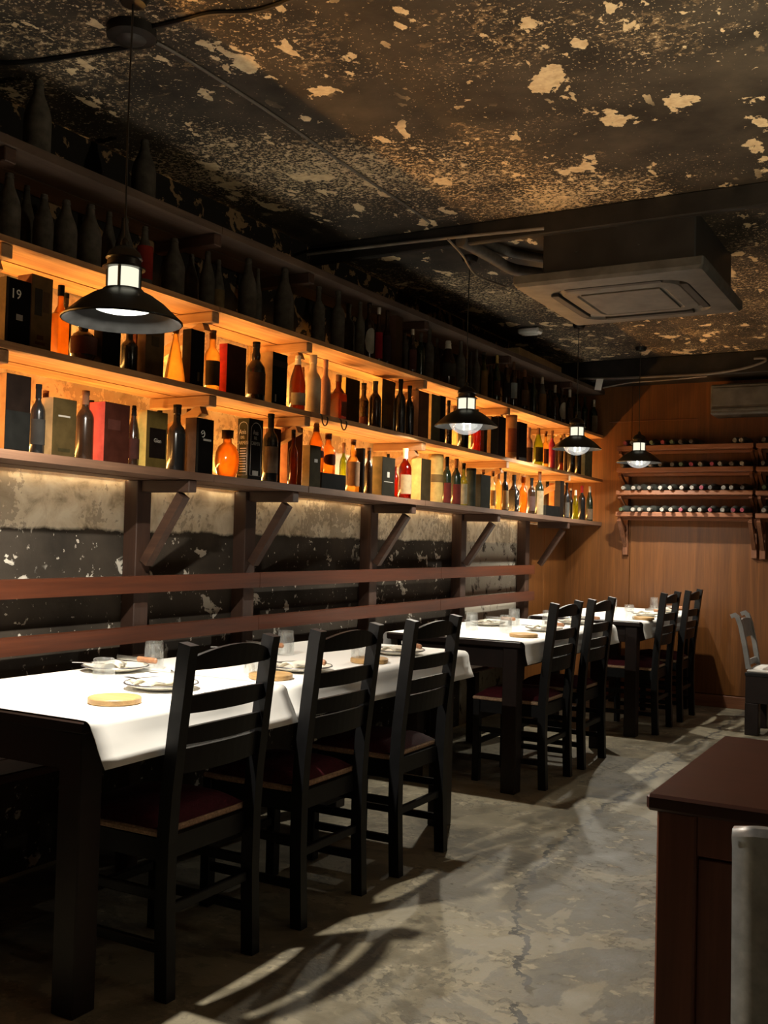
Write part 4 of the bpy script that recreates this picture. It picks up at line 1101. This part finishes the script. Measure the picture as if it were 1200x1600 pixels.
X(S, 776, 780, 791, 650, (.03, .028, .026), (.05, .035, .03), 'charcoal box with a pale strip')
B(S, 791, 808, 649, 'tube', paper((.20, .10, .045)), 'brown cylindrical bottle tube', 'n', ((.22, .07, .04), .18, .7, 'r'))
X(S, 806, 810, 824, 658, (.022, .018, .016), (.03, .022, .02), 'blackish box right of the brown tube')
B(S, 820, 833, 668, 'spirit', 'pink', 'dusty pink-brown bottle', None, ((.07, .04, .03), .05, .45, 'r'))
B(S, 834, 849, 669, 'champ', 'lime', 'bright lime-green bottle with dark label', 'n', ((.05, .045, .02), .12, .50, 'r'))
B(S, 848, 858, 674, 'spirit', 'honey', 'yellow bottle with red-brown label', 'n', ((.14, .05, .03), .12, .52, 'r'))
B(S, 858, 868, 673, 'wine', plain('magenta_glass', (.28, .02, .06), .3), 'magenta-red bottle', 'n')
B(S, 866, 874, 675, 'wine', 'clear', 'pale-necked bottle beside the third lamp', 'w', ((.05, .03, .03), .1, .6, 'r'), 1)
B(S, 873, 881, 675, 'spirit', 'dkamber', 'amber bottle with a lit base behind the third lamp', 'g', ((.06, .04, .03), .25, .6, 'r'))
B(S, 880, 889, 675, 'wine', 'clear', 'clear-necked bottle behind the third lamp', 'w', ((.04, .03, .03), .1, .6, 'r'), 1)
B(S, 888, 899, 686, 'wine', 'black', 'black bottle hidden behind the third lamp shade', 'k')
B(S, 899, 909, 690, 'wine', 'black', 'black bottle under the third lamp', 'k')
X(S, 910, 915, 926, 694, (.36, .38, .24), (.30, .30, .18), 'pale green mottled box right of the third lamp')
B(S, 932, 946, 697, 'spirit', 'greenglass', 'dark bottle at the far end with a glinting shoulder', 's')
# ---- lowest shelf
S = 'lowest'
o, i = X(S, -10, 11, 50, 582, (.022, .014, .012), (.42, .20, .06), 'tall two-tone dark box, side painted orange-lit')
patch(o, i, 0, 1, .02, .52, dim((.018, .018, .016)), 'lower_band')
B(S, 50, 72, 601, 'wine', 'black', 'black bottle with faint white lettering', 'k', ((.035, .033, .03), .14, .5, 'r'))
B(S, 66, 78, 611, 'flask', 'honey', 'honey-coloured flask behind the olive box', 'n', None, 2)
o, i = X(S, 64, 84, 121, 620, (.145, .105, .045), (.34, .20, .085), 'olive-tan box with worn print')
patch(o, i, .22, .72, .68, .71, M_INKDIM, 'print'); patch(o, i, .25, .75, .08, .14, dim((.07, .05, .02)), 'print')
B(S, 121, 148, 611, 'wine', 'brownglass', 'dark bottle standing before the red box', 'n')
B(S, 137, 149, 626, 'spirit', 'black', 'black bottle behind the red box', 'k', None, 2)
o, i = X(S, 140, 165, 204, 627, (.115, .035, .025), (.50, .07, .045), 'deep red box, side painted bright as lit', dmax=.11)
for k in range(9): patch(o, i, .10, .20, .18+k*.062, .22+k*.062, M_INK, 'lettering', True)
patch(o, i, .12, .62, .55, .72, dim((.15, .05, .035)), 'print')
B(S, 201, 219, 634, 'champ', 'brownglass', 'dark rounded bottle right of the red box', 'k', ((.06, .025, .02), .12, .45, 'r'))
o, i = X(S, 211, 229, 263, 640, (.26, .19, .06), (.58, .40, .10), 'olive-yellow box with a large black label')
patch(o, i, .14, .92, .17, .70, dim(BLK)); front_text(o, i, 'Glen', .52, .45, .022, M_INKDIM)
B(S, 247, 260, 624, 'spirit', 'black', 'black-capped bottle behind the yellow box', 'k', None, 2)
B(S, 264, 291, 633, 'spirit', 'black', 'broad-shouldered black bottle', 'k')
B(S, 289, 302, 633, 'spirit', 'dkamber', 'brown-necked bottle behind the black box', 'n', None, 2)
o, i = X(S, 290, 308, 335, 652, (.010, .011, .012), (.06, .035, .022), 'glossy black box with a white round emblem')
xf, y0_, y1_, z_, d_, H_ = i
MB().tube([(xf+.001, y0_+.36*(y1_-y0_)+.011*math.cos(a), z_+.72*H_+.013*math.sin(a)) for a in [k*math.pi/9-1.9 for k in range(15)]], .0016, 5).obj('emblem', M_INK, o)
MB().tube([(xf+.001, y0_+.36*(y1_-y0_)+q*.008, z_+.72*H_+.002+q*.004) for q in (-1, 0, 1)], .0016, 5).obj('emblem', M_INK, o)
patch(o, i, .40, .85, .60, .635, M_INKDIM, 'lettering'); patch(o, i, .02, .12, .02, .98, dim((.05, .045, .035)), 'edge_strip')
B(S, 337, 375, 673, 'flask', 'amber', 'round glowing amber decanter with a dark stopper', 'k')
o, i = X(S, 372, 390, 412, 653, (.018, .022, .014), (.05, .048, .025), 'tall dark green box with white arched outlines')
for sd in (False, True): arch(o, i, .13, .87, .07, .94, M_INK if sd else M_INKDIM, sd)
for v, s_ in ((.74, 'Anis'), (.665, 'DEL'), (.57, 'CARMEN')):
    sz = .030 if s_ == 'Anis' else .018 if s_ == 'DEL' else .022
    front_text(o, i, s_, .46, v, sz, M_INKDIM, .72); side_text(o, i, s_, .46, v, sz, M_INK, .72)
patch(o, i, .3, .7, .07, .15, M_INKDIM)
for k in range(10): patch(o, i, .25, .80-.03*(k % 3), .12+k*.042, .135+k*.042, M_INK, 'lettering', True)
B(S, 412, 436, 647, 'wine', 'black', 'tall black bottle with an old brown label', 'k', ((.15, .10, .065), .14, .52, 'r'))
X(S, 420, 428, 450, 656, (.085, .04, .028), (.12, .055, .04), 'plain dark brown box behind the labelled bottle', 1)
B(S, 453, 465, 672, 'spirit', 'dkamber', 'small red-brown bottle', 'k')
X(S, 446, 451, 474, 664, (.30, .135, .085), (.32, .15, .09), 'pinkish brown carton', 1)
o, i = X(S, 476, 485, 502, 695, (.10, .08, .045), (.42, .28, .11), 'narrow olive box with an ochre side')
patch(o, i, .4, .7, .60, .68, M_INKDIM, 'emblem')
low, li = X(S, 484, 503, 541, 738, (.028, .024, .021), (.04, .03, .025), 'low wide black box under two amber bottles', dmax=.17)
H_low = li[5]
def on_box(px0, px1, ptop, style, mat, desc, cap, lab, yfrac):
    xf, y0, y1, z, d, H = li
    y = y0+yfrac*(y1-y0); xc = xf-.075
    p = onx((px0+px1)/2, ptop, xc); r = min((px1-px0)*depth(p)/F/2, (y1-y0)*.235)
    ob = bottle(xc, y, z+H+.0005, r, max(.12, p.z-z-H), style, C[mat], cap, lab)
    placed[S].append(((px0+px1)/2, ob, desc, 'bottle'))
on_box(492, 517, 664, 'champ', 'amber', 'orange bottle with a long dark neck standing on a box', 'n', ((.07, .025, .02), .30, .45, 'o'), .25)
on_box(513, 536, 680, 'spirit', 'amber', 'orange bottle with round dark label standing on a box', 'n', ((.10, .03, .015), .22, .50, 'o'), .75)
B(S, 533, 542, 692, 'wine', 'lime', 'slim green bottle behind the cream-orange one', 'n', None, 2)
B(S, 542, 563, 687, 'bulge', 'honey', 'cream and orange bottle with lit yellow base', 'n', ((.42, .25, .14), .12, .58, 'r'))
X(S, 553, 557, 571, 698, (.016, .016, .015), (.02, .018, .016), 'tall narrow black box')
B(S, 571, 583, 700, 'spirit', 'brownglass', 'red-brown bottle with a brown neck', 'n')
o, i = X(S, 582, 598, 618, 713, (.035, .033, .026), (.24, .20, .11), 'dark green box with a small white emblem')
patch(o, i, .38, .56, .48, .62, M_INKDIM, 'emblem'); patch(o, i, .15, .85, .36, .375, M_INKDIM, 'print')
B(S, 601, 613, 703, 'spirit', 'black', 'black bottle behind the dark green box', 'k', None, 2)
B(S, 613, 624, 722, 'spirit', 'redliq', 'small red bottle', 'r', None, 1)
B(S, 624, 644, 701, 'wine', 'redliq', 'bottle with pale neck, red liquor and cream label', 'w', ((.40, .30, .17), .10, .48, 'r'))
X(S, 643, 659, 674, 716, (.085, .06, .03), (.55, .33, .10), 'box, golden side painted as lit')
B(S, 670, 693, 710, 'tube', paper((.36, .24, .075)), 'mustard-yellow cylindrical bottle tube', None, ((.18, .11, .04), .42, .58, 'r'))
B(S, 692, 706, 714, 'wine', 'greenglass', 'black bottle with a red label, left of a pair', 'k', ((.14, .03, .025), .03, .45, 'r'))
B(S, 706, 721, 717, 'wine', 'greenglass', 'black bottle with a red label, right of a pair', 'n', ((.14, .03, .025), .03, .45, 'r'))
B(S, 719, 731, 724, 'spirit', 'olive', 'bottle with silver foil and pale lower label', 'k', ((.34, .30, .20), .05, .52, 'r'))
B(S, 729, 744, 732, 'tube', paper((.03, .035, .028)), 'dark green cylindrical tube', 'k')
o, i = X(S, 744, 752, 767, 741, (.045, .048, .036), (.05, .045, .03), 'dark grey-green box')
B(S, 751, 760, 734, 'spirit', 'brownglass', 'brown-capped bottle behind the grey-green box', 'n', None, 2)
B(S, 766, 775, 736, 'spirit', 'clear', 'pale amber bottle with tan label', 'n', ((.38, .22, .1), .1, .5, 'r'))
B(S, 774, 785, 736, 'wine', 'honey', 'golden bottle with a long brown neck', 'n')
B(S, 784, 795, 737, 'wine', 'black', 'black-necked bottle with beige body label', 'k', ((.22, .15, .08), .04, .52, 'r'))
o, i2 = B(S, 796, 811, 742, 'square', 'black', 'square black bottle with crossed pale marks', 'k')
xc, yb_, zz_, r_, H2 = i2; hw = r_*.92
for k in range(2):
    for sgn in (-1, 1):
        zc = zz_+H2*(.14+.26*k); MB().tube([(xc+hw+.0008, yb_-hw*.5, zc-sgn*.016), (xc+hw+.0008, yb_+hw*.5, zc+sgn*.016)], .0013, 4).obj('printed_cross', M_INK, o)
B(S, 811, 825, 744, 'flask', 'amber', 'round-bodied amber bottle with thin neck', 'n')
B(S, 825, 837, 747, 'wine', 'brownglass', 'dark bottle with purple-brown label', 'k', ((.09, .055, .05), .1, .5, 'r'))
B(S, 837, 850, 736, 'wine', 'greenglass', 'tall bottle with a long cream label', 'n', ((.40, .34, .22), .02, .56, 'r'))
B(S, 850, 861, 749, 'flask', 'black', 'round black bottle behind the low black box', 'k', None, 2)
X(S, 850, 853, 875, 789, (.024, .023, .022), (.03, .025, .022), 'low black box near the far end')
X(S, 860, 863, 874, 752, (.42, .16, .06), (.45, .18, .07), 'orange-brown carton behind the low black box', 1)
X(S, 873, 876, 882, 751, (.03, .026, .022), (.04, .03, .02), 'thin dark slab-like box')
B(S, 882, 890, 754, 'wine', 'black', 'thin black bottle with silver writing', 'k', ((.10, .10, .095), .05, .45, 'r'))
B(S, 888, 896, 763, 'spirit', 'black', 'small black bottle with silver neck ring', 's', None, 1)
B(S, 895, 904, 766, 'champ', 'lime', 'pale green glass bottle with bright base', 'w')
B(S, 904, 915, 759, 'wine', 'black', 'black bottle with reddish cap near the end', 'r')
B(S, 916, 927, 760, 'champ', 'greenglass', 'champagne bottle with pale foil and beige label', 's', ((.20, .15, .10), .06, .36, 'r'))
B(S, 927, 937, 766, 'champ', 'greenglass', 'champagne bottle with pink foil, last on its shelf', 's', ((.26, .14, .09), .06, .36, 'r'))
for sh, items in placed.items():
    items.sort(key=lambda q: q[0])
    for k, (px, o, desc, cat) in enumerate(items):
        lb = '%s %s, %s from left' % (desc, PHRASE[sh], ordinal(k+1))
        if len(lb.replace('-', ' ').split()) > 16: lb = '%s %s' % (desc, PHRASE[sh])
        tag(o, lb, cat, 'bottles and boxes '+PHRASE[sh])

# ================================================================== place settings
TT = TZ+.0050
def edge_at(y): return T1X if y < 4.5 else T2X if y < 6.6 else T3X
def plate(px, py, wpx, label, dz=0.0):
    p = onz(px, py, TT); r = wpx*depth(p)/F/2
    r = min(max(r, .09), .115); x, y, z = min(p.x, edge_at(p.y)-r-.03), p.y, TT+dz
    o = MB().lathe([(r*.55, z), (r*.62, z+.003), (r*.95, z+.016), (r, z+.019), (r*.985, z+.0215), (r*.93, z+.019), (r*.62, z+.007), (.001, z+.006)], 36, x, y, cap1=False).obj('plate', M_PLATE, None, True)
    MB().lathe([(r*.985, z+.0205), (r+.0015, z+.019), (r*.99, z+.0228), (r*.965, z+.0218)], 36, x, y, cap0=False, cap1=False).obj('rim', M_PLATERIM, o, True)
    tag(o, label, 'plate', 'plates on the dining tables'); return x, y, z, r
def napkin(x, y, z, r, ang, label):
    vs = []; n, m = 9, 5; fs = []
    for i in range(n):
        for j in range(m):
            u, v = -1+2*i/(n-1), -1+2*j/(m-1)
            xx, yy = u*r*.72, v*r*.30
            zz = z+.0215+.012*(1-v*v)*(1-.3*u)+.003*math.sin(u*5+v*2)
            c, s = math.cos(ang), math.sin(ang); vs.append((x+xx*c-yy*s, y+xx*s+yy*c, zz))
    fs = [(i*m+j, (i+1)*m+j, (i+1)*m+j+1, i*m+j+1) for i in range(n-1) for j in range(m-1)]
    o = MB().add(vs, fs).obj('napkin', M_NAPKIN, None, True); so = o.modifiers.new('thickness', 'SOLIDIFY'); so.thickness = .004
    tag(o, label, 'napkin', 'napkins on the plates')
def fork(x, y, z, ang, label):
    c, s = math.cos(ang), math.sin(ang); Mx = Matrix(((c, -s, 0, x), (s, c, 0, y), (0, 0, 1, z), (0, 0, 0, 1)))
    o = MB().box(-.095, .03, -.004, .004, 0, .0025, 0, Mx).box(.03, .055, -.011, .011, .001, .0035, 0, Mx).obj('fork', M_STEEL)
    for k in range(4): MB().box(.055, .095, -.0105+k*.006, -.0075+k*.006, .002, .0042, 0, Mx).obj('tine', M_STEEL, o)
    tag(o, label, 'fork', 'forks on the plates')
def knife(x, y, z, ang, label):
    c, s = math.cos(ang), math.sin(ang); Mx = Matrix(((c, -s, 0, x), (s, c, 0, y), (0, 0, 1, z), (0, 0, 0, 1)))
    o = MB().box(-.05, .05, -.0005, .0005, .002, .018, 0, Mx).obj('table_knife', M_STEEL)
    MB().box(-.145, -.05, -.008, .008, 0, .02, 0, Mx, .006).obj('handle', M_HANDLE, o)
    tag(o, label, 'knife', 'wooden-handled knives on the plates')
def board(px, py, wpx, label):
    p = onz(px, py, TT); r = min(max(wpx*depth(p)/F/2, .06), .075)
    o = MB().lathe([(r*.95, TT), (r, TT+.003), (r, TT+.015), (r*.96, TT+.018), (.001, TT+.018)], 32, p.x, p.y, cap1=False).obj('serving_board', M_BOARD, None, True)
    tag(o, label, 'board', 'round wooden boards on the tables'); return p.x, p.y
gprof = [(.030, 0), (.032, .003), (.0335, .04), (.036, .10), (.0345, .10), (.032, .045), (.030, .012), (.001, .010)]
def tumbler(px, py, label, inverted=False):
    p = onz(px, py, TT); mb = MB(); seg = 36; vs = []; fs = []
    for r, h in gprof:
        for i in range(seg):
            a = 2*math.pi*i/seg; rr = r*(1+(.025 if (i % 3 == 0 and .003 < h < .09) else 0))
            vs.append((p.x+rr*math.cos(a), p.y+rr*math.sin(a), TT+(.1-h if inverted else h)))
    for j in range(len(gprof)-1):
        for i in range(seg): k = (i+1) % seg; fs.append((j*seg+i, j*seg+k, (j+1)*seg+k, (j+1)*seg+i))
    fs.append(tuple(reversed(range(seg))))
    o = mb.add(vs, fs).obj('tumbler', M_GLASS, None, True); tag(o, label, 'glass', 'tumblers on the tables')
def setting(name, pl, gl, bd, ang=.3):
    if pl:
        x, y, z, r = plate(*pl, 'rimmed cream plate, '+name)
        napkin(x-.01, y, z, r, ang+1.3, 'folded cream napkin on the plate, '+name)
        knife(x+.02, y+.035, z+.034, ang+2.2, 'wooden-handled knife on the plate, '+name)
        fork(x-.03, y-.045, z+.026, ang+2.7, 'steel fork on the plate, '+name)
    if gl: tumbler(*gl, 'ribbed glass tumbler, '+name, True)
    if bd: board(*bd, 'round oak serving board, '+name)
setting('near the first chair at the first table', (252, 1076, 122), (161, 1080), (179, 1098, 90))
setting('on the bench side opposite the first chair', (180, 1048, 114), (240, 1046), None, .9)
setting('beside the second chair at the first table', (470, 1048, 110), (396, 1057), (423, 1060, 76))
setting('on the bench side opposite the second chair', (385, 1022, 90), (446, 1023), None, .9)
setting('beside the third chair at the first table', (622, 1022, 92), (562, 1034), (577, 1035, 64))
setting('at the near bench corner of the second table', (762, 977, 55), (737, 985), None, .9)
setting('at the near chair of the second table', (850, 986, 58), (790, 990), (818, 995, 46))
setting('on the bench side middle of the second table', None, (803, 977), None)
setting('at the far bench side of the second table', (895, 975, 50), (856, 980), None, .9)
setting('at the near chair of the third table', (1030, 964, 42), (983, 968), (1005, 968, 36))
setting('at the bench side of the third table', None, (957, 957), None)
setting('at the far chair of the third table', (1046, 957, 40), (1022, 953), None)
bpy.context.view_layer.update()
